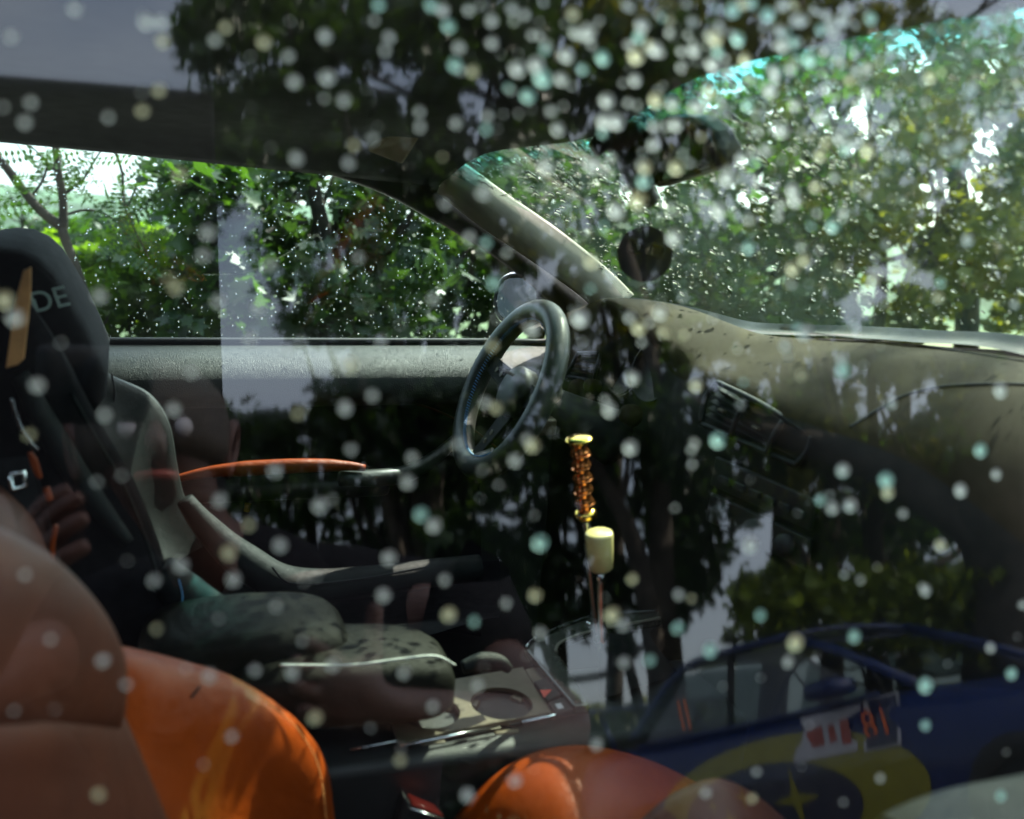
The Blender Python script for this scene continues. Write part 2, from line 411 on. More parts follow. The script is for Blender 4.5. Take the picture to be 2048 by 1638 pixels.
def lathe(name, prof, base, axis, mat, parent=None, ns=24, **kw):
    """prof: (distance along the axis, radius)"""
    ax = Vector(axis).normalized(); h = Vector((1, 0, 0)) if abs(ax.x) < .8 else Vector((0, 1, 0))
    a = ax.cross(h).normalized(); b = ax.cross(a); base = Vector(base); V, Fc = [], []
    for s, r in prof:
        for k in range(ns):
            an = 2 * pi * k / ns; V.append(base + ax * s + (a * cos(an) + b * sin(an)) * r)
    for i in range(len(prof) - 1):
        for k in range(ns):
            k2 = (k + 1) % ns; Fc.append((i * ns + k, i * ns + k2, (i + 1) * ns + k2, (i + 1) * ns + k))
    Fc.append(tuple(range(ns))[::-1]); Fc.append(tuple((len(prof) - 1) * ns + k for k in range(ns)))
    return mesh(name, V, Fc, mat, parent, **kw)
def stitches(name, pts, mat, parent, n, length=.004, rad=.0008, kind=None):
    c = crom(pts, n * 2); it = []
    for i in range(0, n * 2 - 1, 2):
        a, b = c[i], c[i + 1]; mid = (a + b) / 2; d = (b - a) / (np.linalg.norm(b - a) + 1e-9)
        it.append(([mid - d * length / 2, mid, mid + d * length / 2], [rad * .6, rad, rad * .6]))
    return multi_tube(name, it, mat, parent, ns=5, kind=kind)
def text(name, s, loc, xdir, ydir, size, mat, parent=None, shear=0., depth=.0006, **kw):
    cu = bpy.data.curves.new(name, 'FONT'); cu.body = s; cu.size = size; cu.extrude = depth; cu.shear = shear; cu.align_x = 'LEFT'
    tmp = bpy.data.objects.new(name, cu); COL.objects.link(tmp)
    me = bpy.data.meshes.new_from_object(tmp.evaluated_get(bpy.context.evaluated_depsgraph_get()))
    COL.objects.unlink(tmp); bpy.data.objects.remove(tmp)
    X = Vector(xdir).normalized(); Y = Vector(ydir); Y = (Y - X * Y.dot(X)).normalized(); Z = X.cross(Y)
    L = Vector(loc)
    V = [L + X * v.co.x + Y * v.co.y + Z * v.co.z for v in me.vertices]
    return mesh(name, V, [tuple(p.vertices) for p in me.polygons], mat, parent, smooth=False, **kw)


# ------------------------------------------------------------------ the ground and the far hill
def gz(x, y):
    z = 0.0
    if y < -3.6: z -= .17 * min(-3.6 - y, 10) + .12 * max(0, -13.6 - y)
    if y > 4.0: z -= .22 * min(y - 4.0, 40) + .115 * max(0, y - 44)
    return z - .10 * max(0, abs(x) - 60) * (1 if abs(y) < 400 else 0)
def terrain():
    xs = np.r_[np.linspace(-400, -30, 10), np.linspace(-26, 40, 45), np.linspace(46, 500, 12)]
    ys = np.r_[np.linspace(-400, -40, 10), np.linspace(-36, 40, 60), np.linspace(48, 700, 20)]
    V = [(x, y, gz(x, y) + (.12 * sin(x * .9 + y * .5) if (y > 4 or y < -8) else 0)) for y in ys for x in xs]
    nx = len(xs)
    Fc = [(i * nx + j, i * nx + j + 1, (i + 1) * nx + j + 1, (i + 1) * nx + j) for i in range(len(ys) - 1) for j in range(nx - 1)]
    mesh('ground', V, Fc, M['grass'], kind='structure', label='rough grassy ground falling away on both sides of the parking strip', cat='ground')
    xs2 = np.linspace(-14, 22, 19); ys2 = np.linspace(-9.5, 3.2, 14)
    V = [(x, y, gz(x, y) + .006 + .05 * (1 if y < -8.9 else 0) * -1) for y in ys2 for x in xs2]
    Fc = [(i * 19 + j, i * 19 + j + 1, (i + 1) * 19 + j + 1, (i + 1) * 19 + j) for i in range(13) for j in range(18)]
    mesh('parking_strip', V, Fc, M['ground'], kind='structure', label='pale gravel parking strip under both cars', cat='gravel')
terrain()
def hill():
    rows = []
    for k, (y, h) in enumerate([(150, -40), (190, -26), (230, -23), (280, -25), (360, -45)]):
        rows.append([(x, y, h + 1.8 * sin(x * .021 + k) + 1.2 * sin(x * .057 + 2 * k)) for x in np.linspace(-260, 460, 15)])
    sheet('hill', rows, M['hill'], nu=80, kind='structure', label='hazy wooded hill across the valley', cat='hill')
hill()

# ------------------------------------------------------------------ the car we look into
car = empty('parked_car', (0, 0, 0), 'parked coupe with orange leather seat and black bucket seat, seen through its wet side window', 'car')

# --- shell
hdr = [P(882, 356, .52), P(971, 291, .42), P(1193, 253, .18), P(1365, 147, 0), P(1553, 85, -.15), P(1900, 10, -.38), Vector((.62, -.52, 1.385))]
cowl = [Vector((.812, .605, .965)), Vector((.868, .5, .970)), Vector((.905, .38, .970)), P(1520, 662, .3), P(1700, 668, .2), P(1850, 678, .05), P(2048, 696, -.1), Vector((1.02, -.35, 1.04)), Vector((.95, -.63, 1.02))]
hd = [Vector(p) for p in crom(hdr, 9)]
cw = [Vector(p) for p in crom(cowl, 9)]
rail = [P(-500, 262, .58), P(-120, 262, .58), P(0, 267, .585), P(200, 278, .585), P(430, 293, .58), P(600, 333, .57), P(760, 385, .565), P(875, 447, .56)]
sheet('windscreen', [[a + (a - b) * .0 for a, b in zip(hd, cw)], [(a * .5 + b * .5) + Vector((.035, 0, .03)) for a, b in zip(hd, cw)], cw], M['wind_pane'], car, nu=40, uv=True)
# roof lining from the far rail to the near rail, and the roof skin above it
rb = [Vector((-1.3, .55, 1.17)), Vector((-1.3, 0, 1.30)), Vector((-1.3, -.58, 1.36))]
rf = [Vector((.456, .535, 1.165)), hdr[1], hdr[2], hdr[3], hdr[4], hdr[5], hdr[6]]
rm_ = [Vector((-.4, .565, 1.195)), Vector((-.4, .42, 1.235)), Vector((-.4, .18, 1.29)), Vector((-.4, 0, 1.33)), Vector((-.4, -.15, 1.37)), Vector((-.4, -.38, 1.40)), Vector((-.4, -.55, 1.41))]
SRX, SRY = (-.30, .56), (-.57, -.37)  # added roof opening, lets the sun reach the near window drops
for nm, dz, mt_, th in (('roof_lining', 0, M['headliner'], .012), ('roof_skin', .035, M['dark_paint'], .004)):
    ro = sheet(nm, [[v + Vector((0, (.02 if v.y > .3 else (-.02 if v.y < -.3 else 0)) * (dz > 0), dz)) for v in r] for r in (rb, rm_, rf)], mt_, car, nu=60, nv=60, thick=th)
    bmx = bmesh.new(); bmx.from_mesh(ro.data)
    bmesh.ops.delete(bmx, geom=[f for f in bmx.faces if SRX[0] < f.calc_center_median().x < SRX[1] and SRY[0] < f.calc_center_median().y < SRY[1]], context='FACES'); bmx.to_mesh(ro.data); bmx.free()
mesh('added_sunroof', [(SRX[0] - .03, SRY[1] + .03, 1.39), (SRX[1] + .03, SRY[1] + .03, 1.395), (SRX[1] + .03, SRY[0] - .02, 1.425), (SRX[0] - .03, SRY[0] - .02, 1.43)], [(0, 1, 2, 3)], M['far_pane'], car, smooth=False)
# header edge of the roof over the windscreen
tube('roof_header', [v + Vector((-.012, 0, .010)) for v in hdr], .014, M['headliner'], car, n=30)
# frame over the far side window
ru = [v + Vector((0, -.03, .055)) for v in rail]
sheet('window_frame_rail', [ru, [v + Vector((0, -.012, .012)) for v in rail], rail, [v + Vector((0, .03, .004)) for v in rail]], M['black_plastic'], car, nu=40)
# far A pillar: trim with its long slot
pu = [P(895, 322, .53), P(930, 345, .54), P(1000, 398, .565), P(1100, 464, .585), P(1200, 543, .60), P(1250, 595, .61)]
pm = [P(888, 345, .525), P(918, 366, .53), P(985, 418, .55), P(1080, 487, .57), P(1178, 563, .585), P(1232, 612, .59)]
pl = [P(884, 366, .545), P(905, 388, .55), P(965, 440, .565), P(1060, 508, .58), P(1150, 578, .59), P(1205, 622, .60)]
pill = sheet('windscreen_pillar', [pu, pm, pl], M['pillar_trim'], car, nu=40, thick=.02)
slot = [P(922, 362, .526), P(1000, 420, .548), P(1080, 481, .564), P(1160, 544, .578), P(1212, 590, .583), P(1216, 598, .583), P(1206, 596, .583), P(1150, 552, .577), P(1070, 489, .563), P(990, 427, .548), P(918, 372, .526), P(916, 364, .526), P(922, 362, .526)]
tube('seam', [v + (Vector(CAM) - v).normalized() * .006 for v in slot], .0024, M['thread_dark'], pill, n=90, ns=6)
tube('edge_seal', [v + Vector((.004, -.006, .004)) for v in pu], .006, M['rubber'], pill, n=30)
fp0 = [P(862, 436, .60), P(905, 462, .605), P(985, 512, .61), P(1075, 582, .615), P(1140, 645, .62), P(1172, 692, .62)]
fp1 = [P(886, 372, .60), P(935, 412, .60), P(1010, 468, .605), P(1100, 540, .61), P(1180, 605, .615), P(1225, 640, .615)]
sheet('window_frame_post', [fp0, [a * .5 + b * .5 + Vector((0, -.012, 0)) for a, b in zip(fp0, fp1)], fp1], M['black_plastic'], car, nu=24, thick=.01)
# visor folded against the roof
quadbox('sun_visor', [P(735, 303, .40), P(790, 264, .33), P(842, 273, .33), P(806, 330, .40)], (0, .01, .008), M['visor'], car, .004)

# --- far door
belt = [P(-500, 693, .625), P(-100, 692, .625), P(200, 691, .625), P(600, 691, .625), P(1000, 691, .625), P(1110, 690, .62), P(1200, 660, .615)]
def shift(r, dy, dz, dx=0): return [v + Vector((dx, dy, dz)) for v in r]
door = sheet('door_panel', [shift(belt, .025, .000), shift(belt, -.004, -.001), shift(belt, -.042, -.008), shift(belt, -.075, -.030), shift(belt, -.088, -.062), shift(belt, -.070, -.085),
      shift(belt, -.030, -.10), shift(belt, -.022, -.30), shift(belt, -.02, -.55), shift(belt, -.02, -.72)], M['door_skin'], car, nu=60)
tube('window_seal', shift(belt, .012, .004), .006, M['rubber'], door, n=40)
card = [[P(u, v, y) for u, v in r] for r, y in (([(325, 786), (520, 787), (700, 790), (830, 808), (930, 850), (1010, 910)], .588), ([(325, 870), (520, 880), (700, 890), (820, 900), (900, 925), (960, 960)], .592), ([(325, 990), (520, 1000), (700, 1005), (820, 1010), (900, 1020), (960, 1040)], .595), ([(325, 1220), (520, 1230), (700, 1240), (820, 1250), (900, 1260), (960, 1270)], .595))]
sheet('door_insert', card, M['black_fabric'], door, nu=30, thick=.006)
tube('insert_piping', [P(150, 786, .585), P(325, 785, .584), P(520, 786, .584), P(700, 789, .584), P(830, 807, .584), P(930, 849, .584), P(1010, 909, .584)], .0022, M['brown_leather'], door, n=50)
# armrest in orange leather
arm = [P(330, 968, .445), P(370, 957, .445), P(450, 944, .443), P(600, 935, .44), P(690, 935, .44), P(732, 939, .44)]
tube('armrest', [v + Vector((0, .008, 0)) for v in arm], [.004, .008, .0115, .0115, .010, .005], M['orange_leather'], car, n=44, ns=14)
rbox('armrest_base', (P(540, 975, .545)), (.38, .06, .03), M['black_plastic'], car, .012)
pull = [P(680, 958, .45), P(760, 955, .46), P(820, 945, .48), P(870, 915, .51), P(905, 885, .53), P(940, 850, .56)]
tube('pull_handle', pull, [.012, .014, .014, .012, .010, .009], M['rim_leather'], car, n=30, ns=12)
# handle and its hollow
rec = [P(838, 762, .572), P(852, 742, .572), P(900, 730, .572), P(960, 727, .572), P(1010, 735, .572), P(1010, 775, .572), P(960, 782, .572), P(880, 779, .572), P(848, 776, .572)]
hol = sheet('handle_recess', [rec[:5], [P(845, 764, .58), P(880, 758, .582), P(920, 756, .582), P(960, 756, .582), P(1005, 757, .58)], [rec[8], rec[7], rec[7] * .5 + rec[6] * .5, rec[6], rec[5]]], M['black_plastic'], door, nu=16)
tube('recess_rim', [v + Vector((0, -.001, 0)) for v in [rec[8], rec[0], rec[1], rec[2], rec[3], rec[4]]], .0022, M['door_skin'], door, n=40)
hn = quadbox('door_handle', [P(842, 768, .565), P(852, 753, .562), P(866, 752, .56), P(870, 760, .56), P(862, 765, .562)], (0, -.006, 0), M['chrome'], car, .001)
quadbox('lever', [P(866, 756, .56), P(932, 763, .565), P(932, 767, .565), P(866, 765, .56)], (0, -.004, 0), M['chrome'], hn, .001)
tube('reflector', [P(493, 1022, .57), P(496, 1006, .57)], .005, M['amber_lens'], door, n=6)
# far window and its outside skin
beltg = shift(belt[:6], .022, -.01)
wtop = [v + Vector((0, .022, .01)) for v in rail]
sheet('far_side_window', [[v + Vector((0, 0, 0)) for v in wtop], [Vector(c) for c in crom(beltg, 8)]], M['far_pane'], car, nu=30, smoothrows=False)
sheet('outer_door_skin', [shift(belt, .045, -.004), shift(belt, .075, -.05), shift(belt, .085, -.3), shift(belt, .07, -.6), shift(belt, .05, -.74)], M['dark_paint'], car, nu=30)

# door mirror outside the far window
mc = P(1037, 600, .80)
tw = (Vector(CAM) - mc).normalized(); mx_ = Vector((tw.x, tw.y, 0)).cross(Vector((0, 0, 1))).normalized() * -1
nrm = (tw + Vector((-.25, 0, 0))).normalized(); side = Vector((0, 0, 1)).cross(nrm).normalized(); upv = nrm.cross(side)
def ring(rx, rz, dx, dn, n=22, ex=2.6, flat=0.): 
    out = []
    for k in range(n):
        a = 2 * pi * k / n; cx = abs(cos(a)) ** (2 / ex) * (1 if cos(a) > 0 else -1); sx = abs(sin(a)) ** (2 / ex) * (1 if sin(a) > 0 else -1)
        if cx > 0: cx *= (1 - flat)
        out.append(mc + side * (rx * cx + dx) + upv * (rz * sx) + nrm * dn)
    return out
def loft_closed(name, rings, mat, parent, caps=(True, True)):
    V, Fc = [], []; n = len(rings[0])
    for r in rings: V += r
    for i in range(len(rings) - 1):
        for k in range(n): Fc.append((i * n + k, i * n + (k + 1) % n, (i + 1) * n + (k + 1) % n, (i + 1) * n + k))
    if caps[0]: Fc.append(tuple(range(n))[::-1])
    if caps[1]: Fc.append(tuple((len(rings) - 1) * n + k for k in range(n)))
    return mesh(name, V, Fc, mat, parent)
sc_ = 2.0 / 2200
dm = loft_closed('door_mirror', [ring(.052, .050, .004, .000), ring(.056, .054, .006, -.010), ring(.050, .048, .010, -.040), ring(.025, .025, .014, -.065)], M['dark_paint'], car, (False, True))
loft_closed('mirror_rim', [ring(.052, .050, .004, .000), ring(.049, .047, .003, .003), ring(.044, .043, .001, -.004)], M['black_plastic'], dm, (False, False))
mesh('mirror_glass', ring(.040, .041, -.002, -.002, flat=.12), [tuple(range(22))], M['mirror'], dm, smooth=False)
tube('mirror_arm', [mc + side * .045 - upv * .03 - nrm * .02, mc + side * .09 - upv * .06 - nrm * .03], .014, M['dark_paint'], dm)

# --- dashboard
st = [
 [(.812, .61, .967), (.775, .61, .965), (.715, .61, .945), (.700, .61, .92), (.700, .61, .85), (.71, .61, .6), (.71, .61, .24)],
 [(.868, .50, .972), (.80, .50, .985), (.712, .50, .982), (.722, .50, .945), (.715, .50, .85), (.72, .50, .6), (.72, .50, .24)],
 [(.905, .42, .972), (.81, .42, 1.000), (.700, .42, 1.003), (.745, .42, .962), (.765, .42, .86), (.74, .42, .6), (.74, .42, .24)],
 [(.915, .34, .972), (.82, .34, 1.000), (.705, .34, 1.000), (.750, .34, .958), (.765, .34, .86), (.74, .34, .6), (.74, .34, .24)],
 [(.935, .27, .977), (.84, .27, .985), (.722, .27, .972), (.745, .27, .940), (.755, .27, .86), (.74, .27, .6), (.74, .27, .24)],
 [(1.0, .20, .990), (.88, .20, .975), (.745, .20, .948), (.736, .20, .930), (.735, .20, .85), (.73, .20, .6), (.73, .20, .24)],
 [(1.0, .10, 1.007), (.88, .10, .990), (.748, .10, .955), (.735, .10, .934), (.732, .10, .85), (.72, .10, .6), (.72, .10, .24)],
 [(1.01, .0, 1.022), (.89, .0, 1.006), (.758, .0, .957), (.740, .0, .930), (.738, .0, .84), (.72, .0, .6), (.72, .0, .24)],
 [(1.03, -.1, 1.038), (.91, -.1, 1.022), (.775, -.1, .962), (.752, -.1, .925), (.748, -.1, .82), (.73, -.1, .6), (.73, -.1, .24)],
 [(1.03, -.25, 1.042), (.90, -.25, 1.038), (.80, -.25, .985), (.765, -.25, .925), (.750, -.25, .82), (.74, -.25, .6), (.74, -.25, .24)],
 [(.99, -.45, 1.035), (.89, -.45, 1.036), (.80, -.45, .99), (.765, -.45, .92), (.750, -.45, .82), (.74, -.45, .6), (.74, -.45, .24)],
 [(.95, -.63, 1.02), (.88, -.63, 1.015), (.80, -.63, .98), (.77, -.63, .91), (.75, -.63, .82), (.74, -.63, .6), (.74, -.63, .24)]]
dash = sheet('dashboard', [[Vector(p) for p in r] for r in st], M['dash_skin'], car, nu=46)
dash.data.materials.append(M['dash_lower_shade'])
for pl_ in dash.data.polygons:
    if pl_.vertices[0] % 46 >= 13: pl_.material_index = 1      # black lower half of the dashboard, its shade put into the colour

cwl = [v + Vector((.02, 0, .012)) for v in cowl]
sheet('cowl_edge', [cwl, [v + Vector((.004, 0, .001)) for v in cowl], [v + Vector((-.022, 0, -.004)) for v in cowl]], M['black_plastic'], car, nu=50)
# seams and vents in the dashboard
def on_dash(u, v, lift=.003):
    r = Vector(ray(u, v)); o = Vector(CAM)
    hit, loc, nor, idx = dash.ray_cast(o, r.normalized())
    if not hit: return P(u, v, -.1)
    if nor.dot(r) > 0: nor = -nor
    return loc + nor * lift
tube('lid_seam', [on_dash(*q, lift=.0005) for q in [(1700, 855), (1740, 830), (1770, 812), (1800, 796), (1850, 780), (1900, 773), (1950, 770), (2000, 769), (2060, 770)]], .0020, M['thread_dark'], dash, n=60, ns=6)
tube('lid_seam', [on_dash(*q, lift=.0005) for q in [(1560, 655), (1640, 668), (1750, 682), (1850, 694), (1950, 708), (2048, 724)]], .0012, M['thread_dark'], dash, n=40, ns=6)
vt = empty('center_vent', (0, 0, 0), parent=car)
TL, TR, BR, BL = P(1450, 764, .10), P(1642, 872, -.085), P(1610, 930, -.075), P(1418, 846, .112)
bk = Vector((-.012, 0, .0))
TL, TR, BR, BL = [a + bk for a in (TL, TR, BR, BL)]
mesh('vent_back', [a + Vector((.014, 0, 0)) for a in (TL, TR, BR, BL)], [(0, 1, 2, 3)], M['thread_dark'], vt, smooth=False)
tube('vent_rim', [TL, TL * .5 + BL * .5 + Vector((0, .012, 0)), BL], .0042, M['black_plastic'], vt, n=14)
tube('vent_rim', [TL, TL * .5 + TR * .5 + Vector((0, 0, .004)), TR], .0035, M['black_plastic'], vt, n=14)
tube('vent_rim', [TR, TR * .5 + BR * .5 + Vector((0, -.006, 0)), BR], .0042, M['black_plastic'], vt, n=14)
tube('vent_rim', [BL, BL * .5 + BR * .5, BR], .0035, M['black_plastic'], vt, n=14)
for k in range(1, 6):
    f = k / 6; a, b = TL * (1 - f) + BL * f, TR * (1 - f) + BR * f
    quadbox('slat', [a + Vector((.000, 0, .0008)), b + Vector((.000, 0, .0008)), b + Vector((.010, 0, .004)), a + Vector((.010, 0, .004))], (0, 0, .0016), M['black_plastic'], vt, 0)
for f in (.36, .74):
    a, b = TL * (1 - f) + TR * f, BL * (1 - f) + BR * f
    tube('divider', [a + Vector((-.003, 0, 0)), a * .5 + b * .5 + Vector((-.006, 0, 0)), b + Vector((-.003, 0, 0))], .004, M['black_plastic'], vt, n=8)
for f, g in ((.18, .5), (.55, .5)):
    a = TL * (1 - f) * (1 - g) + TR * f * (1 - g) + BL * (1 - f) * g + BR * f * g
    rbox('vent_tab', a + Vector((-.004, 0, 0)), (.006, .014, .004), M['silver_trim'], vt, .001)
sv = empty('side_vent', (0, 0, 0), parent=car)
q = [P(1165, 706, .515), P(1210, 706, .47), P(1196, 762, .475), P(1142, 752, .53)]; q = [a + Vector((-.008, 0, 0)) for a in q]
mesh('vent_back', [a + Vector((.012, 0, 0)) for a in q], [(0, 1, 2, 3)], M['thread_dark'], sv, smooth=False)
for i in range(4): tube('vent_rim', [q[i], q[(i + 1) % 4]], .003, M['black_plastic'], sv)
for k in range(1, 5):
    f = k / 5; a, b = q[0] * (1 - f) + q[3] * f, q[1] * (1 - f) + q[2] * f
    quadbox('slat', [a, b, b + Vector((.008, 0, .003)), a + Vector((.008, 0, .003))], (0, 0, .0014), M['dash_skin'], sv, 0)
# instruments, light switch, radio and lower switches
ins = empty('instrument_cluster', (0, 0, 0), parent=car)
for (u, v, y, r) in ((1310, 745, .36, .048), (1250, 742, .44, .040)):
    c = P(u, v, y) + Vector((-.004, 0, 0))
    lathe('gauge', [(0, r), (.004, r), (.0045, r * .93), (.001, r * .9)], c, (-1, -.2, .2), M['black_plastic'], ins)
for (u, v, y, r) in ((1165, 782, .50, .020), (1192, 775, .46, .013), (1268, 832, .30, .017)):
    c = P(u, v, y); lathe('rotary_switch', [(0, r), (.012, r * .95), (.02, r * .8), (.022, r * .4)], c, (-.9, -.35, .3), M['dash_skin'], car)
def dash_plate(name, px, lift, mat, parent, bev=.002):
    q_ = [on_dash(*a, lift=lift) for a in px]; n_ = (q_[1] - q_[0]).cross(q_[3] - q_[0]).normalized()
    if n_.x > 0: n_ = -n_
    return quadbox(name, q_, n_ * .006, mat, parent, bev)
rad = dash_plate('radio', [(1440, 912), (1640, 1000), (1628, 1062), (1428, 970)], .001, M['black_plastic'], car)
for k in range(6): dash_plate('radio_button', [(1452 + k * 30, 950 + k * 13), (1472 + k * 30, 959 + k * 13), (1470 + k * 30, 973 + k * 13), (1450 + k * 30, 964 + k * 13)], .006, M['rubber'], rad, .001)
dash_plate('climate_panel', [(1430, 985), (1630, 1078), (1618, 1140), (1418, 1040)], .001, M['black_plastic'], car)
for (u, v) in ((1455, 1030), (1520, 1060), (1585, 1090)): lathe('climate_knob', [(0, .014), (.012, .013), (.016, .010), (.0165, .002)], on_dash(u, v, lift=.005), (-1, -.1, .1), M['rubber'], car, 18)

# --- steering wheel
wc = P(1017, 778, .37); rk = radians(24)
ux = Vector((sin(rk), 0, cos(rk))); uy = Vector((0, 1, 0)); un = Vector((-cos(rk), 0, sin(rk)))
sw = empty('steering_wheel', wc, parent=car)
RW, rt_ = .1275, .0172
V, Fc = [], []; na, nb = 96, 20
for i in range(na):
    a = 2 * pi * i / na; rad_ = ux * cos(a) + uy * sin(a)
    fl = 1.0 + .06 * sin(a * 3)
    for k in range(nb):
        b = 2 * pi * k / nb; V.append(wc + rad_ * (RW + rt_ * cos(b)) + un * rt_ * 1.02 * sin(b))
for i in range(na):
    for k in range(nb): Fc.append((i * nb + k, i * nb + (k + 1) % nb, ((i + 1) % na) * nb + (k + 1) % nb, ((i + 1) % na) * nb + k))
mesh('rim', V, Fc, M['rim_leather'], sw)
it = []; 
for i in range(150):
    a = 2 * pi * i / 150; rad_ = ux * cos(a) + uy * sin(a)
    c = wc + rad_ * (RW - rt_ * .93) + un * rt_ * .42; t = (ux * -sin(a) + uy * cos(a)); 
    it.append(([c - un * .0032 + t * .001, c + rad_ * -.001, c + un * .0032 - t * .001], [.0006, .0009, .0006]))
multi_tube('stitching', it, M['thread_blue'], sw, ns=4, kind='stuff')
for a in (radians(-82), radians(82), radians(180)):
    rad_ = ux * cos(a) + uy * sin(a); t = ux * -sin(a) + uy * cos(a)
    inn, out_ = wc + rad_ * .030 - un * .022, wc + rad_ * (RW - .008) - un * .002
    wd0, wd1 = t * .020, t * .013
    sp = quadbox('spoke', [inn - wd0, out_ - wd1, out_ + wd1, inn + wd0], un * .005, M['black_metal'], sw, .0012)
    for f in (.45, .62):
        c = inn * (1 - f) + out_ * f + un * .0052; lathe('spoke_hole', [(0, .0042), (.0008, .0048), (.0009, .0035)], c, un, M['silver_trim'], sp, 12)
lathe('horn_button', [(-.02, .040), (.0, .040), (.006, .036), (.010, .022), (.011, .004)], wc - un * .006, un, M['black_plastic'], sw)
quadbox('spoke_edge', [P(1003, 738, .372), P(1060, 768, .36), P(1060, 771, .36), P(1003, 742, .372)], (.004, 0, .001), M['silver_trim'], sw, 0)
# column, stalks
tube('column_shroud', [wc - un * .03, wc - un * .09, wc - un * .2], [.034, .040, .05], M['black_plastic'], car, n=12, ns=14, squash=.9)
stk = tube('indicator_stalk', [P(1075, 800, .33), P(1100, 785, .315), P(1112, 775, .31)], [.005, .007, .008], M['dash_skin'], car, n=10)
tube('stalk_tip', [P(1104, 806, .305), P(1112, 790, .30), P(1112, 768, .30)], [.004, .010, .008], M['pillar_trim'], stk, n=10)
rbox('ignition_lock', P(1088, 850, .33), (.03, .03, .025), M['silver_trim'], car, .004)
rbox('steering_bracket', P(968, 915, .345), (.035, .03, .016), M['rim_leather'], sw, .005, axes=(Vector((.8, -.4, .45)).normalized(), Vector((.45, .9, 0)).normalized(), Vector((-.4, .2, .89)).normalized()))

# --- interior mirror and what hangs on it
ma = P(1300, 395, .03)
im = empty('interior_mirror', (0, 0, 0), parent=car)
mo = [P(1282, 262, .05), P(1330, 232, .0), P(1385, 232, -.03), P(1425, 262, -.05), P(1446, 300, -.06), P(1440, 330, -.06), P(1380, 352, -.03), P(1310, 376, .03), P(1298, 372, .04), P(1290, 320, .05)]
quadbox('mirror_housing', mo, (.03, .004, .004), M['black_plastic'], im, .006)
ctr = sum(mo, Vector()) / len(mo)
quadbox('mirror_glass', [ctr + (a - ctr) * .9 + Vector((-.003, 0, 0)) for a in mo], (.002, 0, 0), M['dim_mirror'], im, 0)
tube('mirror_arm', [P(1188, 300, .08), P(1215, 278, .08), P(1250, 285, .075), P(1268, 330, .06), P(1290, 385, .05), P(1305, 402, .05)], [.010, .014, .018, .018, .015, .010], M['black_plastic'], im, n=28, ns=12)
tube('mirror_foot', [P(1230, 288, .075), P(1262, 280, .065), P(1290, 300, .06)], [.012, .022, .014], M['dash_skin'], im, n=14, ns=12)

af = empty('air_freshener', P(1290, 508, .03), 'round brown card face with glasses and a moustache hanging at the windscreen', 'air freshener')
fc_ = P(1290, 508, .03); fn = (Vector(CAM) - fc_).normalized(); fs = Vector((0, 0, 1)).cross(fn).normalized(); fu = fn.cross(fs)
# tilt like the photograph
fs, fu = (fs * cos(radians(-6)) + fu * sin(radians(-6))).normalized(), (fu * cos(radians(-6)) - fs * sin(radians(-6))).normalized()
RF = .0305
lathe('card', [(-.0012, RF), (.0012, RF)], fc_, fn, M['card'], af, 40, smooth=False)
lathe('card_edge', [(-.0016, RF + .0004), (-.0016, RF + .0016), (.0018, RF + .0016), (.0018, RF - .0002)], fc_, fn, M['card_ink'], af, 40)
def facept(x, y, h=.0022): return fc_ + fs * x * RF + fu * y * RF + fn * h
for s in (-1, 1):
    lens = [facept(.40 * s + .27 * (abs(cos(a)) ** .5) * (1 if cos(a) > 0 else -1), .20 + .22 * (abs(sin(a)) ** .6) * (1 if sin(a) > 0 else -1)) for a in np.linspace(0, 2 * pi, 26)]
    tube('spectacle_frame', lens, .0017, M['card_ink'], af, ns=6)
tube('spectacle_bridge', [facept(-.68, .40), facept(-.13, .36), facept(0, .30), facept(.13, .36), facept(.68, .40)], .0014, M['card_ink'], af, n=20, ns=6)
mou = [(-.78, -.22), (-.6, -.42), (-.4, -.52), (-.18, -.46), (0, -.36), (.18, -.46), (.4, -.52), (.6, -.42), (.78, -.22), (.55, -.24), (.3, -.14), (.1, -.10), (0, -.16), (-.1, -.10), (-.3, -.14), (-.55, -.24)]
Vm = [facept(*p) for p in mou] + [facept(0, -.3)]
mesh('moustache', Vm, [(i, (i + 1) % 16, 16) for i in range(16)], M['card_ink'], af, smooth=False)
tube('hanging_string', [facept(0, 1.03, 0), P(1300, 405, .05)], .0006, M['thread_dark'], af)
finish(af)

# --- driver's bucket seat
ds = empty('driver_seat', (0, 0, 0), parent=car)
r_tip = [P(*q, .40) for q in [(120, 590), (190, 690), (215, 745), (300, 790), (340, 850), (357, 940), (372, 1000), (405, 1040), (440, 1075)]]
r_tipo = [v + Vector((-.02, .03, -.004)) for v in r_tip]
r_in1 = [P(*q, .36) for q in [(60, 600), (140, 720), (185, 790), (240, 840), (270, 890), (285, 960), (296, 1030), (325, 1080), (360, 1120)]]
r_c = [P(*q, .27) for q in [(0, 640), (60, 760), (110, 840), (150, 900), (180, 950), (200, 1020), (225, 1100), (260, 1150), (300, 1190)]]
r_in2 = [P(*q, .205) for q in [(-10, 640), (50, 760), (110, 850), (150, 920), (190, 990), (220, 1060), (250, 1120), (280, 1160), (310, 1200)]]
r_ntip = [P(*q, .135) for q in [(60, 600), (120, 690), (165, 780), (215, 870), (265, 955), (305, 1050), (328, 1120), (340, 1170), (360, 1220), (420, 1275)]]
r_no = [v + Vector((-.03, -.018, .0)) for v in r_ntip]
r_no2 = [P(*q, .12) for q in [(-30, 620), (0, 700), (20, 790), (70, 880), (120, 980), (160, 1060), (190, 1130), (215, 1190), (240, 1250), (300, 1320)]]
r_no3 = [v + Vector((-.10, .02, 0)) for v in r_no2]
sheet('backrest', [r_tipo, r_tip, r_in1, r_c, r_in2], M['black_leather'], ds, nu=50)
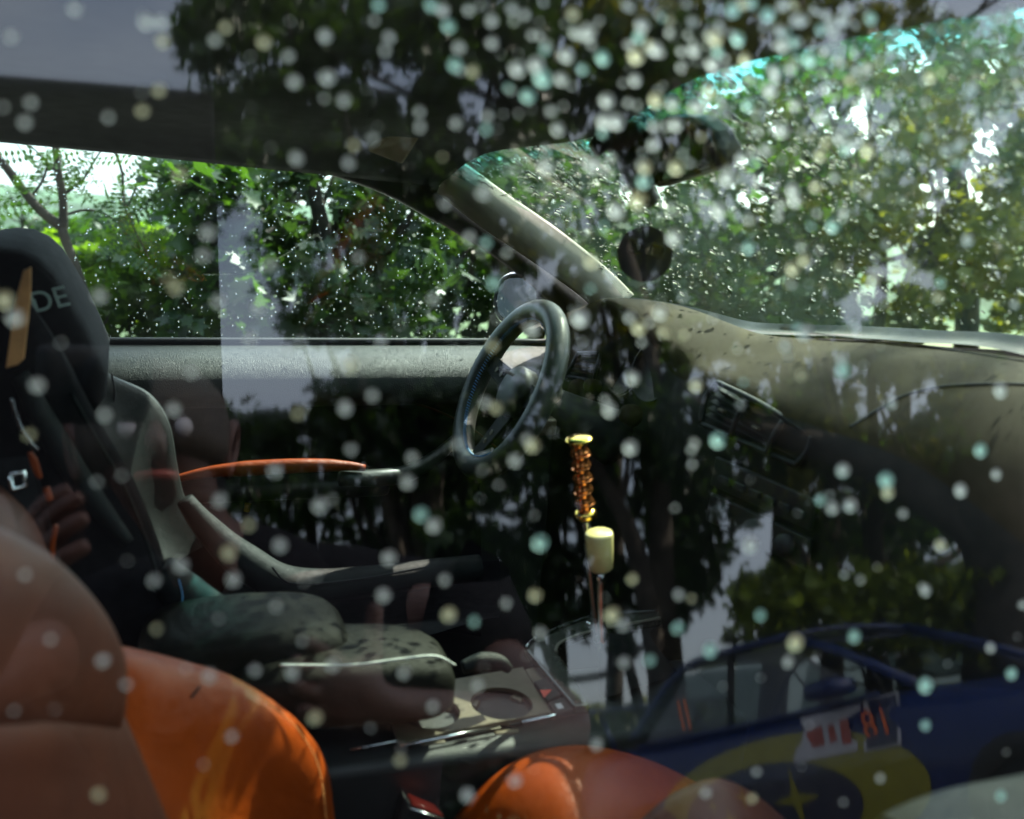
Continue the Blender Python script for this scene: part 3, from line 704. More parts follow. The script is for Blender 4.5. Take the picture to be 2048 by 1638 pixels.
sheet('side_wing', [r_in2, r_ntip, r_no, r_no2, r_no3], M['black_fabric'], ds, nu=50)
tube('wing_piping', [v + Vector((-.012, -.012, 0)) for v in r_ntip[2:9]], .0035, M['black_leather'], ds, n=40)
tube('shell_edge', [P(*q, .108) for q in [(38, 745), (70, 810), (110, 880), (150, 945), (200, 1015), (255, 1085)]], [.010, .013, .015, .014, .012, .008], M['black_leather'], ds, n=36, ns=12)
tube('shell_rim', [P(*q, .105) for q in [(22, 795), (40, 850), (62, 885), (78, 900)]], .0028, M['steel'], ds, n=20)
stitches('stitching', [v + Vector((-.005, -.002, .002)) for v in r_tip[3:9]], M['thread_pale'], ds, 60, .0042, .0008, kind='stuff')
tube('seam', [v + Vector((.001, -.001, .001)) for v in [P(222, 748, .392), P(228, 790, .378), P(222, 840, .366), P(228, 885, .352)]], .0014, M['thread_dark'], ds, n=24)
# headrest
hp = [(-140, 545), (-60, 508), (0, 499), (40, 502), (75, 518), (108, 548), (140, 598), (172, 655), (196, 705), (216, 752), (212, 800), (185, 835), (120, 800), (60, 730), (-140, 720)]
h0 = [P(u, v, .245) for u, v in hp]; hc = sum(h0, Vector()) / len(h0)
hr = []
for k, (s, dy) in enumerate([(.02, -.022), (.5, -.020), (.85, -.012), (.96, 0), (1.0, .02), (1.0, .21), (.96, .235), (.5, .25), (.02, .25)]):
    hr.append([hc + (a - hc) * s + Vector((0, dy, 0)) for a in h0])
hst = loft_closed('headrest', hr, M['black_fabric'], ds)
a0, a1 = P(66, 626, .221), P(122, 614, .221)
text('lettering', 'DE', a0, a1 - a0, P(66, 590, .221) - a0, .034, M['grey_print'], hst, shear=-.05)
lt = [P(63, 598, .221), P(70, 598, .221), P(78, 622, .221), P(74, 624, .221)]
mesh('lettering', lt, [(0, 1, 2, 3)], M['grey_print'], hst, smooth=False)
quadbox('harness_slot_patch', [P(47, 540, .10), P(63, 533, .10), P(62, 600, .10), P(49, 716, .10), P(36, 728, .10), P(12, 735, .10), P(25, 640, .10), P(38, 575, .10)], (0, -.004, 0), M['sunlit_tan'], ds, .001)  # tan patch stands in for sunlit rear leather seen through a slot
# cushion and thigh bolsters
cr = [[P(*q, y) for q in r] for r, y in (([(470, 1105), (560, 1164), (700, 1160), (850, 1136), (1000, 1120)], .57), ([(470, 1130), (560, 1200), (700, 1205), (850, 1185), (1000, 1170)], .52), ([(440, 1190), (560, 1260), (700, 1260), (850, 1240), (1000, 1230)], .38), ([(400, 1235), (500, 1280), (640, 1270), (800, 1250), (960, 1240)], .22), ([(352, 1165), (400, 1205), (470, 1258), (560, 1300), (760, 1300)], .13))]
sheet('cushion', cr, M['black_fabric'], ds, nu=40)
tube('thigh_bolster', [P(*q, .355) for q in [(370, 1000), (400, 1040), (450, 1092), (500, 1130), (560, 1164), (640, 1172), (740, 1162), (850, 1148), (960, 1134)]], [.012, .020, .026, .027, .026, .024, .022, .022, .02], M['black_leather'], ds, n=40, ns=14)
tube('seam', [P(*q, .327) for q in [(545, 1135), (565, 1158), (590, 1168), (650, 1166), (740, 1155), (850, 1135)]], .0015, M['thread_dark'], ds, n=40)
tube('hip_bolster', [P(*q, .125) for q in [(320, 1140), (372, 1190), (420, 1228), (470, 1262), (540, 1300)]], [.020, .026, .027, .026, .02], M['black_leather'], ds, n=30, ns=16)
stitches('stitching', [P(*q, .098) for q in [(358, 1160), (365, 1190), (362, 1215), (352, 1235)]], M['thread_blue'], ds, 12, .004, .001, kind='stuff')

# --- belts, rear seat
bs = quadbox('seat_belt', [P(-60, 925, .03), P(65, 912, .05), P(120, 1120, .05), P(130, 1250, .05), P(40, 1250, .03), P(20, 1000, .03)], (0, .003, 0), M['black_fabric'], car, .001)
bq = [P(18, 948, .025), P(47, 944, .03), P(51, 972, .03), P(24, 978, .025)]
tube('belt_tongue', bq + [bq[0]], .0028, M['chrome'], bs, ns=8)
rs = empty('rear_seat', (0, 0, 0), parent=car)
sheet('rear_backrest', [[P(-300, 820, .1), P(-60, 900, .1), P(60, 990, .1), P(120, 1120, .1)], [P(-300, 1000, -.05), P(-60, 1010, -.05), P(40, 1080, -.05), P(90, 1180, -.05)], [P(-300, 1200, -.1), P(-60, 1200, -.1), P(40, 1240, -.1), P(90, 1300, -.1)]], M['brown_leather'], rs, nu=20)
tube('belt_guide', [P(60, 905, .0), P(66, 930, .0), P(80, 955, .0), P(72, 925, .0), P(62, 908, .0)], .0022, M['orange_leather'], rs, n=26)
tube('belt_guide', [P(92, 975, .0), P(100, 1000, .0)], .0035, M['orange_leather'], rs, n=8)
tube('leather_edge', [P(112, 1050, -.02), P(105, 1090, -.02), P(106, 1130, -.02), P(114, 1170, -.02)], .0026, M['orange_leather'], rs, n=24)

# --- passenger seat
ps = empty('passenger_seat', (0, 0, 0), parent=car)
def prow(pts): return [P(u, v, y) for u, v, y in pts]
up_ = [prow([(-260, 1010, -.45), (-120, 1070, -.42), (0, 1122, -.37), (60, 1152, -.34), (120, 1203, -.31), (165, 1256, -.285), (186, 1300, -.275)]),
       prow([(-260, 1060, -.49), (-120, 1110, -.46), (0, 1150, -.42), (60, 1180, -.39), (125, 1232, -.345), (178, 1288, -.305), (197, 1325, -.285)]),
       prow([(-260, 1250, -.50), (-120, 1260, -.47), (0, 1275, -.43), (60, 1290, -.40), (125, 1315, -.355), (182, 1345, -.31), (204, 1370, -.288)]),
       prow([(-260, 1395, -.49), (-120, 1398, -.46), (0, 1402, -.42), (60, 1405, -.39), (125, 1410, -.345), (182, 1418, -.305), (203, 1428, -.288)]),
       prow([(-260, 1430, -.465), (-120, 1431, -.435), (0, 1432, -.395), (60, 1434, -.365), (125, 1437, -.325), (178, 1441, -.29), (199, 1446, -.275)])]
sheet('backrest_panel', up_, M['brown_leather'], ps, nu=40, thick=.02)
lo_ = [prow([(-260, 1432, -.465), (-120, 1433, -.435), (0, 1434, -.395), (60, 1436, -.365), (125, 1439, -.325), (178, 1444, -.29), (203, 1450, -.275)]),
       prow([(-260, 1462, -.49), (-120, 1464, -.46), (0, 1466, -.42), (60, 1468, -.39), (125, 1472, -.345), (190, 1480, -.30), (222, 1490, -.28)]),
       prow([(-260, 1560, -.49), (-120, 1560, -.46), (0, 1560, -.42), (80, 1560, -.38), (160, 1560, -.335), (220, 1560, -.30), (258, 1560, -.28)]),
       prow([(-260, 1750, -.49), (-120, 1750, -.46), (0, 1750, -.42), (100, 1750, -.38), (200, 1750, -.335), (290, 1750, -.30), (345, 1750, -.28)])]
sheet('backrest_panel', lo_, M['brown_leather'], ps, nu=40, thick=.02)
b0 = prow([(188, 1290, -.268), (205, 1340, -.27), (206, 1400, -.272), (206, 1450, -.272), (224, 1492, -.272), (262, 1560, -.272), (305, 1640, -.272), (350, 1740, -.272)])
b1 = prow([(196, 1286, -.22), (245, 1335, -.22), (270, 1390, -.22), (290, 1440, -.22), (315, 1490, -.22), (350, 1560, -.22), (395, 1640, -.22), (440, 1740, -.22)])
b2 = prow([(206, 1287, -.17), (300, 1320, -.165), (380, 1372, -.165), (430, 1425, -.165), (465, 1485, -.165), (495, 1560, -.165), (515, 1640, -.165), (535, 1740, -.165)])
b3 = prow([(212, 1289, -.14), (325, 1316, -.13), (435, 1350, -.125), (525, 1402, -.125), (590, 1460, -.125), (630, 1530, -.125), (645, 1620, -.125), (655, 1740, -.125)])
b4 = prow([(218, 1292, -.12), (335, 1318, -.10), (445, 1352, -.09), (535, 1404, -.085), (602, 1463, -.085), (644, 1535, -.085), (658, 1622, -.085), (668, 1740, -.085)])
b5 = [v + Vector((-.06, .02, -.03)) for v in b4]
sheet('side_bolster', [b0, b1, b2, b3, b4, b5], M['orange_leather'], ps, nu=60)
stitches('stitching', [v + Vector((.002, -.004, .003)) for v in b3[3:]], M['thread_orange'], ps, 46, .004, .0009, kind='stuff')
tube('seam', [v + Vector((0, 0, .001)) for v in b0], .0022, M['thread_dark'], ps, n=60)
tube('crease', [P(*q) for q in [(400, 1372, -.168), (385, 1392, -.172), (350, 1425, -.185), (320, 1450, -.205)]], .0012, M['thread_dark'], ps, n=20)
sheet('backrest_shell', [[v + Vector((-.03, .01, -.01)) for v in up_[0]], [v + Vector((-.10, .03, -.02)) for v in up_[0]], [v + Vector((-.12, .05, -.4)) for v in up_[0]]], M['black_plastic'], ps, nu=24)
# seat cushion with its stitched thigh bolster
c0 = prow([(880, 1700, -.10), (905, 1650, -.10), (950, 1588, -.10), (1000, 1543, -.10), (1050, 1513, -.10), (1100, 1496, -.10), (1160, 1490, -.10), (1210, 1496, -.10), (1280, 1514, -.10), (1340, 1542, -.10), (1420, 1600, -.10)])
c1 = prow([(915, 1725, -.16), (940, 1668, -.16), (980, 1612, -.16), (1030, 1565, -.16), (1080, 1532, -.16), (1130, 1514, -.16), (1190, 1508, -.16), (1250, 1517, -.16), (1330, 1540, -.16), (1420, 1582, -.16), (1520, 1640, -.16)])
c2 = prow([(990, 1760, -.22), (1010, 1710, -.22), (1045, 1660, -.22), (1085, 1625, -.22), (1130, 1600, -.22), (1180, 1590, -.22), (1240, 1592, -.22), (1310, 1600, -.22), (1390, 1618, -.22), (1470, 1650, -.22), (1560, 1700, -.22)])
c3 = prow([(1050, 1900, -.30), (1070, 1850, -.30), (1100, 1810, -.30), (1140, 1780, -.30), (1180, 1760, -.30), (1230, 1750, -.30), (1290, 1750, -.30), (1360, 1755, -.30), (1440, 1765, -.30), (1520, 1780, -.30), (1610, 1800, -.30)])
sheet('cushion_bolster', [[v + Vector((0, .02, -.10)) for v in c0], [v + Vector((0, .012, -.02)) for v in c0], c0, c1, c2, c3], M['orange_leather'], ps, nu=60)
stitches('stitching', [v * .5 + u * .5 + Vector((0, -.001, .002)) for v, u in zip(c0, c1)][:8], M['thread_orange'], ps, 44, .0045, .0011, kind='stuff')
d0 = prow([(1230, 1690, -.30), (1330, 1600, -.30), (1380, 1570, -.30), (1425, 1556, -.30), (1470, 1566, -.30), (1530, 1604, -.30), (1600, 1670, -.30)])
sheet('cushion_front', [[v + Vector((0, .03, -.05)) for v in d0], d0, [v + Vector((0, -.04, -.01)) for v in d0], [v + Vector((0, -.10, -.06)) for v in d0]], M['brown_leather'], ps, nu=30)

# --- centre console
con = empty('center_console', (0, 0, 0), parent=car)
zc = .573
def CP(u, v): return P(u, v, z=zc)
ctrs = [(CP(858, 1427), .0375), (CP(1003, 1410), .0385)]
cu = bpy.data.curves.new('cup', 'CURVE'); cu.dimensions = '2D'; cu.fill_mode = 'BOTH'; cu.extrude = .002; cu.bevel_depth = .0008
def spl(pts):
    s = cu.splines.new('POLY'); s.points.add(len(pts) - 1); s.use_cyclic_u = True
    for p_, q_ in zip(s.points, pts): p_.co = (q_.x, q_.y, 0, 1)
spl([CP(762, 1385), CP(800, 1374), CP(905, 1363), CP(1045, 1338), CP(1098, 1428), CP(1020, 1443), CP(880, 1470), CP(800, 1492)])
for c, r in ctrs: spl([c + Vector((cos(a) * r, sin(a) * r, 0)) for a in np.linspace(0, 2 * pi, 40)[:-1]])
tmp = bpy.data.objects.new('tmp', cu); COL.objects.link(tmp)
me = bpy.data.meshes.new_from_object(tmp.evaluated_get(bpy.context.evaluated_depsgraph_get())); COL.objects.unlink(tmp); bpy.data.objects.remove(tmp)
mesh('cup_holder_plate', [v.co + Vector((0, 0, zc)) for v in me.vertices], [tuple(p.vertices) for p in me.polygons], M['silver_trim'], con, smooth=False)
for c, r in ctrs:
    cup = lathe('cup_holder', [(-.06, r * .2), (-.06, r), (-.004, r * 1.02)], c, (0, 0, 1), M['black_plastic'], con, 32)
    cup.data.polygons[-1].use_smooth = False
    bmx = bmesh.new(); bmx.from_mesh(cup.data); bmesh.ops.delete(bmx, geom=[f for f in bmx.faces if len(f.verts) > 6 and f.calc_center_median().z > zc - .03], context='FACES'); bmx.to_mesh(cup.data); bmx.free()
    for a in (radians(150), radians(35), radians(255)):
        dv = Vector((cos(a), sin(a), 0)); tv = Vector((-sin(a), cos(a), 0))
        rbox('cup_clip', c + dv * (r * .86) + Vector((0, 0, -.010)), (.010, .016, .014), M['silver_trim'], con, .002, axes=(dv, tv, Vector((0, 0, 1))))
    tube('cup_spring', [c + Vector((cos(a) * r * .8, sin(a) * r * .8, -.016)) for a in np.linspace(radians(165), radians(235), 9)], .0022, M['pillar_trim'], con, ns=6)
def plate(name, px, z, depth, mat, bev=.0015): return quadbox(name, [P(u, v, z=z) for u, v in px], (0, 0, -depth), mat, con, bev)
plate('switch_plate', [(1050, 1338), (1125, 1318), (1178, 1412), (1102, 1428)], zc + .001, .01, M['silver_trim'])
hz = plate('hazard_switch', [(1068, 1362), (1098, 1352), (1122, 1388), (1096, 1402)], zc + .006, .008, M['black_plastic'])
tri = [P(1080, 1380, z=zc + .0068), P(1104, 1379, z=zc + .0068), P(1088, 1396, z=zc + .0068)]
mesh('hazard_triangle', tri, [(0, 1, 2)], M['red_plastic'], con, smooth=False)
plate('lock_switch', [(1096, 1404), (1130, 1392), (1150, 1418), (1112, 1426)], zc + .006, .008, M['black_plastic'])
mesh('lock_symbol', [P(u, v, z=zc + .0068) for u, v in [(1110, 1408), (1122, 1406), (1128, 1416), (1116, 1418)]], [(0, 1, 2, 3)], M['white_decal'], con, smooth=False)
tube('plate_edge', [P(800, 1492, z=zc + .002), P(1000, 1452, z=zc + .002)], .0018, M['chrome'], con)
tube('plate_edge', [P(1044, 1445, z=zc + .002), P(1178, 1415, z=zc + .002)], .0018, M['chrome'], con)
tube('plate_edge', [P(700, 1500, z=zc), P(846, 1472, z=zc)], .0014, M['steel'], con)
rbox('clip_tab', P(865, 1487, z=zc - .008), (.03, .008, .006), M['silver_trim'], con, .002)
rbox('clip_tab', P(1013, 1466, z=zc - .008), (.03, .008, .006), M['silver_trim'], con, .002)
lg = rbox('lighter_socket', P(820, 1385, z=zc + .008), (.025, .02, .02), M['steel'], con, .003)
# body of the console below the plate
rbox('console_body', (.36, .0, .46), (.86, .17, .212), M['black_plastic'], con, .015)
# armrest pads
def cushion_block(name, c, size, mat, parent, crown=.012, ex=4.6, droop=0.):
    """soft pad: rounded plan, domed top"""
    nu_, rings2 = 36, [(-.5, .80), (-.46, .93), (-.30, 1.0), (.10, 1.0), (.32, .96), (.44, .86), (.49, .70), (.52, .45), (.53, .02)]
    R_ = []
    for h, s in rings2:
        ring_ = []
        for k in range(nu_):
            a = 2 * pi * k / nu_; cx = abs(cos(a)) ** (2 / ex) * (1 if cos(a) > 0 else -1); cy_ = abs(sin(a)) ** (2 / ex) * (1 if sin(a) > 0 else -1)
            x, y = size[0] / 2 * cx * s, size[1] / 2 * cy_ * s
            ring_.append(Vector(c) + Vector((x, y, size[2] * h + (crown * (1 - (x / size[0] * 2) ** 2) if h > .2 else 0) - droop * max(0, x) * 1.0)))
        R_.append(ring_)
    return loft_closed(name, R_, mat, parent)
ap = cushion_block('armrest_pad', (.125, .045, .648), (.235, .14, .085), M['olive_leather'], con, .010)
al = cushion_block('armrest_lid', (.222, .0, .634), (.27, .13, .066), M['olive_leather'], con, .008, droop=.06)
tube('lid_seam', [P(560, 1330, -.064), P(700, 1330, -.064), P(800, 1318, -.064), P(870, 1312, -.06), P(910, 1330, -.05)], .0014, M['thread_pale'], con, n=40)
tube('handbrake_grip', [P(925, 1335, .0), P(965, 1322, .0), P(1000, 1325, .0), P(1018, 1338, .0)], [.008, .011, .010, .006], M['black_leather'], con, n=20)
# carbon surround of the gear levers
cb = plate('lever_surround', [(1050, 1295), (1080, 1272), (1190, 1232), (1320, 1222), (1330, 1236), (1185, 1262), (1124, 1282), (1112, 1300), (1180, 1408), (1150, 1412)], zc + .012, .012, M['carbon'])
tube('surround_edge', [P(*q, z=zc + .014) for q in [(1052, 1294), (1080, 1271), (1190, 1231), (1320, 1221)]], .002, M['steel'], con, n=26)
tube('surround_edge', [P(*q, z=zc + .014) for q in [(1320, 1236), (1185, 1262), (1128, 1281), (1113, 1294), (1112, 1304)]], .002, M['pillar_trim'], con, n=30)
lathe('surround_screw', [(0, .005), (.002, .005), (.003, .003)], P(1178, 1247, z=zc + .013), (0, 0, 1), M['chrome'], con, 12)
sheet('lever_boot', [[P(1140, 1290, z=zc), P(1190, 1270, z=zc), P(1260, 1262, z=zc), P(1330, 1250, z=zc)], [P(1190, 1290, z=zc + .02), P(1205, 1280, z=zc + .03), P(1240, 1275, z=zc + .03), P(1300, 1270, z=zc + .02)], [P(1200, 1400, z=zc - .01), P(1230, 1390, z=zc), P(1290, 1370, z=zc), P(1360, 1350, z=zc - .01)]], M['black_fabric'], con, nu=16)

# hydraulic handbrake with an amber segmented grip, gear lever with a cream knob
hb = empty('handbrake_lever', (0, 0, 0), parent=car)
a, b = P(1171, 1030, .045), P(1158, 884, .045); ax = (b - a).normalized(); L = (b - a).length
tube('shaft', [P(1196, 1290, .045), P(1182, 1160, .045), a], .0052, M['steel'], hb, n=12, ns=12)
for k in range(6):
    s0 = a + ax * (L * k / 6); h = L / 6
    lathe('grip_segment', [(0, .0075), (h * .08, .0128), (h * .25, .0118), (h * .55, .0095), (h * .8, .0108), (h * .97, .0132), (h, .0078)], s0, (ax + Vector((.05 * (-1) ** k, .03, 0))).normalized(), M['amber'], hb, 14)
lathe('grip_collar', [(-.006, .008), (-.004, .0145), (.004, .0145), (.008, .010)], a, ax, M['gold'], hb)
lathe('grip_cap', [(0, .009), (.001, .0165), (.004, .0170), (.006, .014), (.0065, .004)], b, ax, M['gold'], hb)
gl = empty('gear_lever', (0, 0, 0), parent=car)
a, b = P(1202, 1139, .0), P(1198, 1064, .0); ax = (b - a).normalized(); L = (b - a).length
tube('shaft', [P(1204, 1300, .0), a], .0058, M['chrome'], gl, n=8, ns=14)
lathe('knob', [(-.0005, .006), (0, .0125), (.003, .0148), (L * .5, .0163), (L - .004, .0172), (L - .001, .0165), (L, .0150), (L, .002)], a, ax, M['cream'], gl, 28)

# red belt buckle by the passenger cushion
bu = empty('belt_buckle', (0, 0, 0), parent=car)
bq = [P(815, 1586, -.11), P(868, 1608, -.11), P(890, 1634, -.11), P(826, 1612, -.11)]
quadbox('release_button', bq, (.0, .004, -.006), M['red_plastic'], bu, .001)
quadbox('buckle_body', [P(808, 1592, -.112), P(822, 1616, -.116), P(893, 1642, -.116), P(880, 1720, -.116), P(780, 1720, -.112)], (0, .02, 0), M['black_plastic'], bu, .002)
tube('buckle_edge', [P(822, 1617, -.117), P(893, 1642, -.117)], .0012, M['steel'], bu)

# --- the rest of the shell: floor, rear wall, near door, near window
rbox('floor_pan', (.0, 0, .20), (2.4, 1.24, .03), M['black_fabric'], car, 0)
rbox('firewall', (.95, 0, .6), (.03, 1.22, .62), M['black_fabric'], car, 0)
rbox('rear_bulkhead', (-1.0, 0, .75), (.03, 1.16, 1.08), M['black_fabric'], car, 0)
quadbox('rear_quarter_panel', [(-1.0, .60, 1.19), (-.50, .62, 1.19), (-.46, .64, .88), (-1.0, .64, .88)], (0, .03, 0), M['black_plastic'], car, 0)
sheet('near_door_skin', [[(-1.2, -.70, .84), (0, -.70, .84), (1.0, -.70, .84)], [(-1.2, -.735, .80), (0, -.74, .80), (1.0, -.735, .80)], [(-1.2, -.76, .55), (0, -.77, .55), (1.0, -.76, .55)], [(-1.2, -.72, .2), (0, -.72, .2), (1.0, -.72, .2)]], M['dark_paint'], car, nu=12, thick=.01)
quadbox('near_door_frame', [(-1.25, -.545, 1.405), (.62, -.545, 1.405), (.62, -.545, 1.43), (-1.25, -.545, 1.43)], (0, .03, 0), M['black_plastic'], car, .002)
def PW(x, z): return Vector((x, -.68 + tan(TAU) * (z - .90), z))
V = [PW(-.7, .83), PW(1.02, .83), PW(.98, .98), PW(.64, 1.41), PW(-.7, 1.41)]
mesh('near_side_window', V, [(0, 1, 2, 3, 4)], M['near_pane'], car, smooth=False)
sheet('bonnet', [[v + Vector((.03, 0, -.03)) for v in cowl], [v + Vector((.25, 0, -.05)) for v in cowl], [v + Vector((.75, 0, -.16)) for v in cowl]], M['dark_paint'], car, nu=24)

sl = [P(1770, 1632, -.60), P(1810, 1610, -.60), P(1900, 1578, -.60), P(2048, 1548, -.60), P(2250, 1505, -.60)]
sheet('near_door_ledge', [[v + Vector((0, .03, -.09)) for v in sl], [v + Vector((0, .012, -.02)) for v in sl], sl, [v + Vector((0, -.03, .004)) for v in sl], [v + Vector((0, -.07, .0)) for v in sl]], M['door_skin'], car, nu=20)

# ------------------------------------------------------------------ raindrops
def dome(me_name, mat, flat=.6, n=14, rings=5):
    V, Fc = [], []
    for i in range(rings):
        th = (i + .0) / rings * pi / 2
        for k in range(n): a = 2 * pi * k / n; V.append((cos(th) * cos(a), cos(th) * sin(a), sin(th) * flat))
    V.append((0, 0, flat)); top = len(V) - 1
    for i in range(rings - 1):
        for k in range(n): Fc.append((i * n + k, i * n + (k + 1) % n, (i + 1) * n + (k + 1) % n, (i + 1) * n + k))
    for k in range(n): Fc.append(((rings - 1) * n + k, (rings - 1) * n + (k + 1) % n, top))
    me = bpy.data.meshes.new(me_name); me.from_pydata(V, [], Fc); me.update(); me.polygons.foreach_set('use_smooth', [True] * len(Fc)); me.materials.append(mat)
    return me
dms = [dome('raindrop', M[k], .55) for k in ('drop', 'drop', 'drop_warm', 'drop_teal')]
nP = Vector(PN); sP = Vector((1, 0, 0)); uP = nP.cross(sP).normalized()
def near_drop(u, v, r):
    r *= 1.0 + .4 * (u > 1000)
    q = ray(u, v); t = ((PP - CAM) @ PN) / (q @ PN); c = Vector(CAM + q * t) + nP * .0004
    o = bpy.data.objects.new('raindrop', random.choice(dms if u > 700 else dms[:3])); COL.objects.link(o)
    a = random.uniform(0, 6.28); X = sP * cos(a) + uP * sin(a); Y = nP.cross(X)
    r2 = r * random.uniform(.88, 1.1)
    mt = Matrix.Identity(4)
    for i in range(3): mt[i][0], mt[i][1], mt[i][2], mt[i][3] = X[i] * r, Y[i] * r2, nP[i] * r, c[i]
    o.matrix_world = mt
    finish(o, None, 'clear round raindrop clinging to the outside of the near side window', 'raindrop', 'raindrops on the near side window')
big = [(150, 18), (293, 44), (322, 44), (326, 82), (430, 80), (318, 180), (62, 205), (50, 245), (285, 222), (415, 465), (352, 575), (650, 72), (577, 112), (588, 163), (655, 155), (688, 200), (708, 290),
  (757, 10), (778, 75), (862, 10), (885, 20), (897, 52), (937, 20), (918, 95), (910, 130), (945, 143), (975, 232), (972, 258), (912, 246), (1035, 138), (1072, 130), (1085, 156), (1055, 192), (1122, 158), (1115, 258), (1092, 333),
  (1145, 28), (1175, 68), (1205, 116), (1272, 112), (1283, 50), (1270, 160), (1310, 98), (1345, 208), (1312, 200), (1210, 242), (1232, 243), (1185, 330), (1290, 335), (1275, 400), (1352, 335), (1232, 420), (1348, 475),
  (1388, 100), (1430, 75), (1465, 20), (1425, 128), (1475, 78), (1535, 30), (1600, 40), (1662, 55), (1565, 92), (1490, 120), (1495, 210), (1620, 120), (1685, 40), (1803, 102), (1540, 180), (1562, 260), (1640, 235), (1590, 210), (1590, 400), (1585, 380), (1665, 452), (1735, 300), (1690, 300), (1700, 290), (1640, 310), (1730, 250), (1455, 355), (1437, 420), (1497, 495), (1745, 560), (1880, 565), (1875, 595),
  (1608, 665), (1683, 718), (1685, 740), (1772, 960), (1775, 985), (1435, 880), (1980, 1295), (1500, 1090), (1640, 1000), (1570, 690),
  (763, 683), (866, 598), (985, 690), (717, 515), (972, 485), (988, 565), (700, 730), (745, 790), (690, 815), (1160, 635), (1265, 755), (1278, 655), (1030, 920), (992, 815), (1065, 890), (1260, 895), (825, 915), (702, 898), (815, 963), (842, 1028), (550, 940), (498, 1050), (458, 1105), (362, 1130), (778, 1115), (767, 1190), (210, 830), (75, 770), (868, 1050), (898, 1228), (808, 1345), (585, 1345), (955, 1370), (866, 1412), (630, 1435), (1070, 1190), (1355, 1255), (1080, 1085), (1225, 1230), (1520, 1230), (1590, 1285), (640, 1010), (560, 1090), (440, 1000), (30, 635), (10, 600), (510, 1340), (665, 1330), (1030, 1560), (800, 1520), (935, 1590), (1850, 1180), (1920, 980), (1685, 940), (1700, 1010), (2000, 780), (1960, 900), (1850, 1370), (1850, 1450), (1880, 1090), (1420, 1300)]
cnt = 0
for (u, v) in big:
    near_drop(u, v, random.uniform(.0017, .0030)); cnt += 1
while cnt < 298:
    if random.random() < .62:
        u, v = random.gauss(1640, 260), abs(random.gauss(140, 240))
        if u > 2060: continue
    else: u, v = random.uniform(-20, 2060), random.uniform(0, 1600)
    if abs(u - 1290) < 75 and abs(v - 505) < 75: continue
    near_drop(u, v, random.choice([.0010, .0014, .0018, .0022])); cnt += 1

DROP_PTS = []
def drop_field(name, place, count, rmin, rmax, mat, label, stretch=1.0, n=8):
    V, Fc = [], []
    for _ in range(count):
        r = place()
        if r is None: continue
        c, nn, dn = r; X = dn.normalized(); Y = nn.cross(X).normalized()
        rad = rmin + (rmax - rmin) * random.random() ** 2.2; rx = rad * stretch * random.uniform(.9, 1.3); b = len(V)
        for th in (0, .6, 1.1):
            for k in range(n): a = 2 * pi * k / n; V.append(c + X * cos(a) * rx * cos(th) + Y * sin(a) * rad * cos(th) + nn * rad * .6 * sin(th))
        V.append(c + nn * rad * .6)
        for i in range(2):
            for k in range(n): Fc.append((b + i * n + k, b + i * n + (k + 1) % n, b + (i + 1) * n + (k + 1) % n, b + (i + 1) * n + k))
        for k in range(n): Fc.append((b + 2 * n + k, b + 2 * n + (k + 1) % n, b + 3 * n))
    return mesh(name, V, Fc, mat, None, label=label, cat='raindrops', kind='stuff')
wt, wb = crom(wtop, 60), crom(beltg, 60)
def far_place():
    i = random.randrange(8, 59); f = random.random(); a, b = Vector(wt[i]), Vector(wb[i])
    c = a * (1 - f) + b * f + (Vector(wt[min(59, i + 1)]) - a) * random.random()
    dn = (b - a); nn = Vector((1, 0, 0)).cross(dn).normalized()
    if nn.y < 0: nn = -nn
    return c + nn * .0005, nn, dn
drop_field('far_window_raindrops', far_place, 1600, .0005, .0018, M['drop_fine'], 'fine scattered raindrops on the outside of the far side window')
w0, w1 = crom(hdr, 80), crom(cowl, 80)
UPPER = False
def wind_place():
    i = random.randrange(UPPER[0], UPPER[1]) if UPPER else random.randrange(0, 79); f = random.random() * (UPPER[2] if UPPER else 1); a, b = Vector(crom([w0[i], (w0[i] + w1[i]) / 2 + np.array((.035, 0, .03)), w1[i]], 12)[int(f * 11)]), Vector(w1[i])
    t1 = Vector(w0[min(79, i + 1)] - w0[i]).normalized(); dn = Vector(w1[i] - w0[i]).normalized(); nn = t1.cross(dn).normalized()
    if nn.z < 0: nn = -nn
    return a + t1 * random.uniform(-.01, .01) + dn * random.uniform(-.03, .03) + nn * .004, nn, dn
drop_field('windscreen_raindrops', wind_place, 2600, .0007, .0034, M['drop_fine'], 'raindrops spread over the outside of the windscreen', 1.3)

def near_place():
    if random.random() < .75:
        u, v = random.gauss(1480, 330), abs(random.gauss(0, 300))
    else: u, v = random.uniform(-20, 2060), random.uniform(0, 1620)
    if u > 2070 or u < -30 or (abs(u - 1290) < 75 and abs(v - 505) < 75): return None
    q = ray(u, v); t = ((PP - CAM) @ PN) / (q @ PN)
    a = random.uniform(0, 6.28)
    return Vector(CAM + q * t) + nP * .0004, nP, sP * cos(a) + uP * sin(a)
drop_field('near_window_raindrops', near_place, 420, .0006, .0024, M['drop'], 'smaller raindrops scattered between the large ones on the near side window', 1.0, 10)
drop_field('windscreen_raindrops', wind_place, 150, .0034, .0050, M['drop_fine'], 'larger raindrops running down the outside of the windscreen', 1.5, 10)
UPPER = (0, 44, .5)
drop_field('windscreen_raindrops', wind_place, 260, .0034, .0052, M['drop_fine'], 'raindrops gathered under the top edge of the windscreen before the driver', 1.5, 8)
UPPER = (4, 40, .3)
drop_field('windscreen_raindrops', wind_place, 85, .0055, .0078, M['drop_fine'], 'few heavy raindrops close under the roof edge of the windscreen', 1.6, 10)

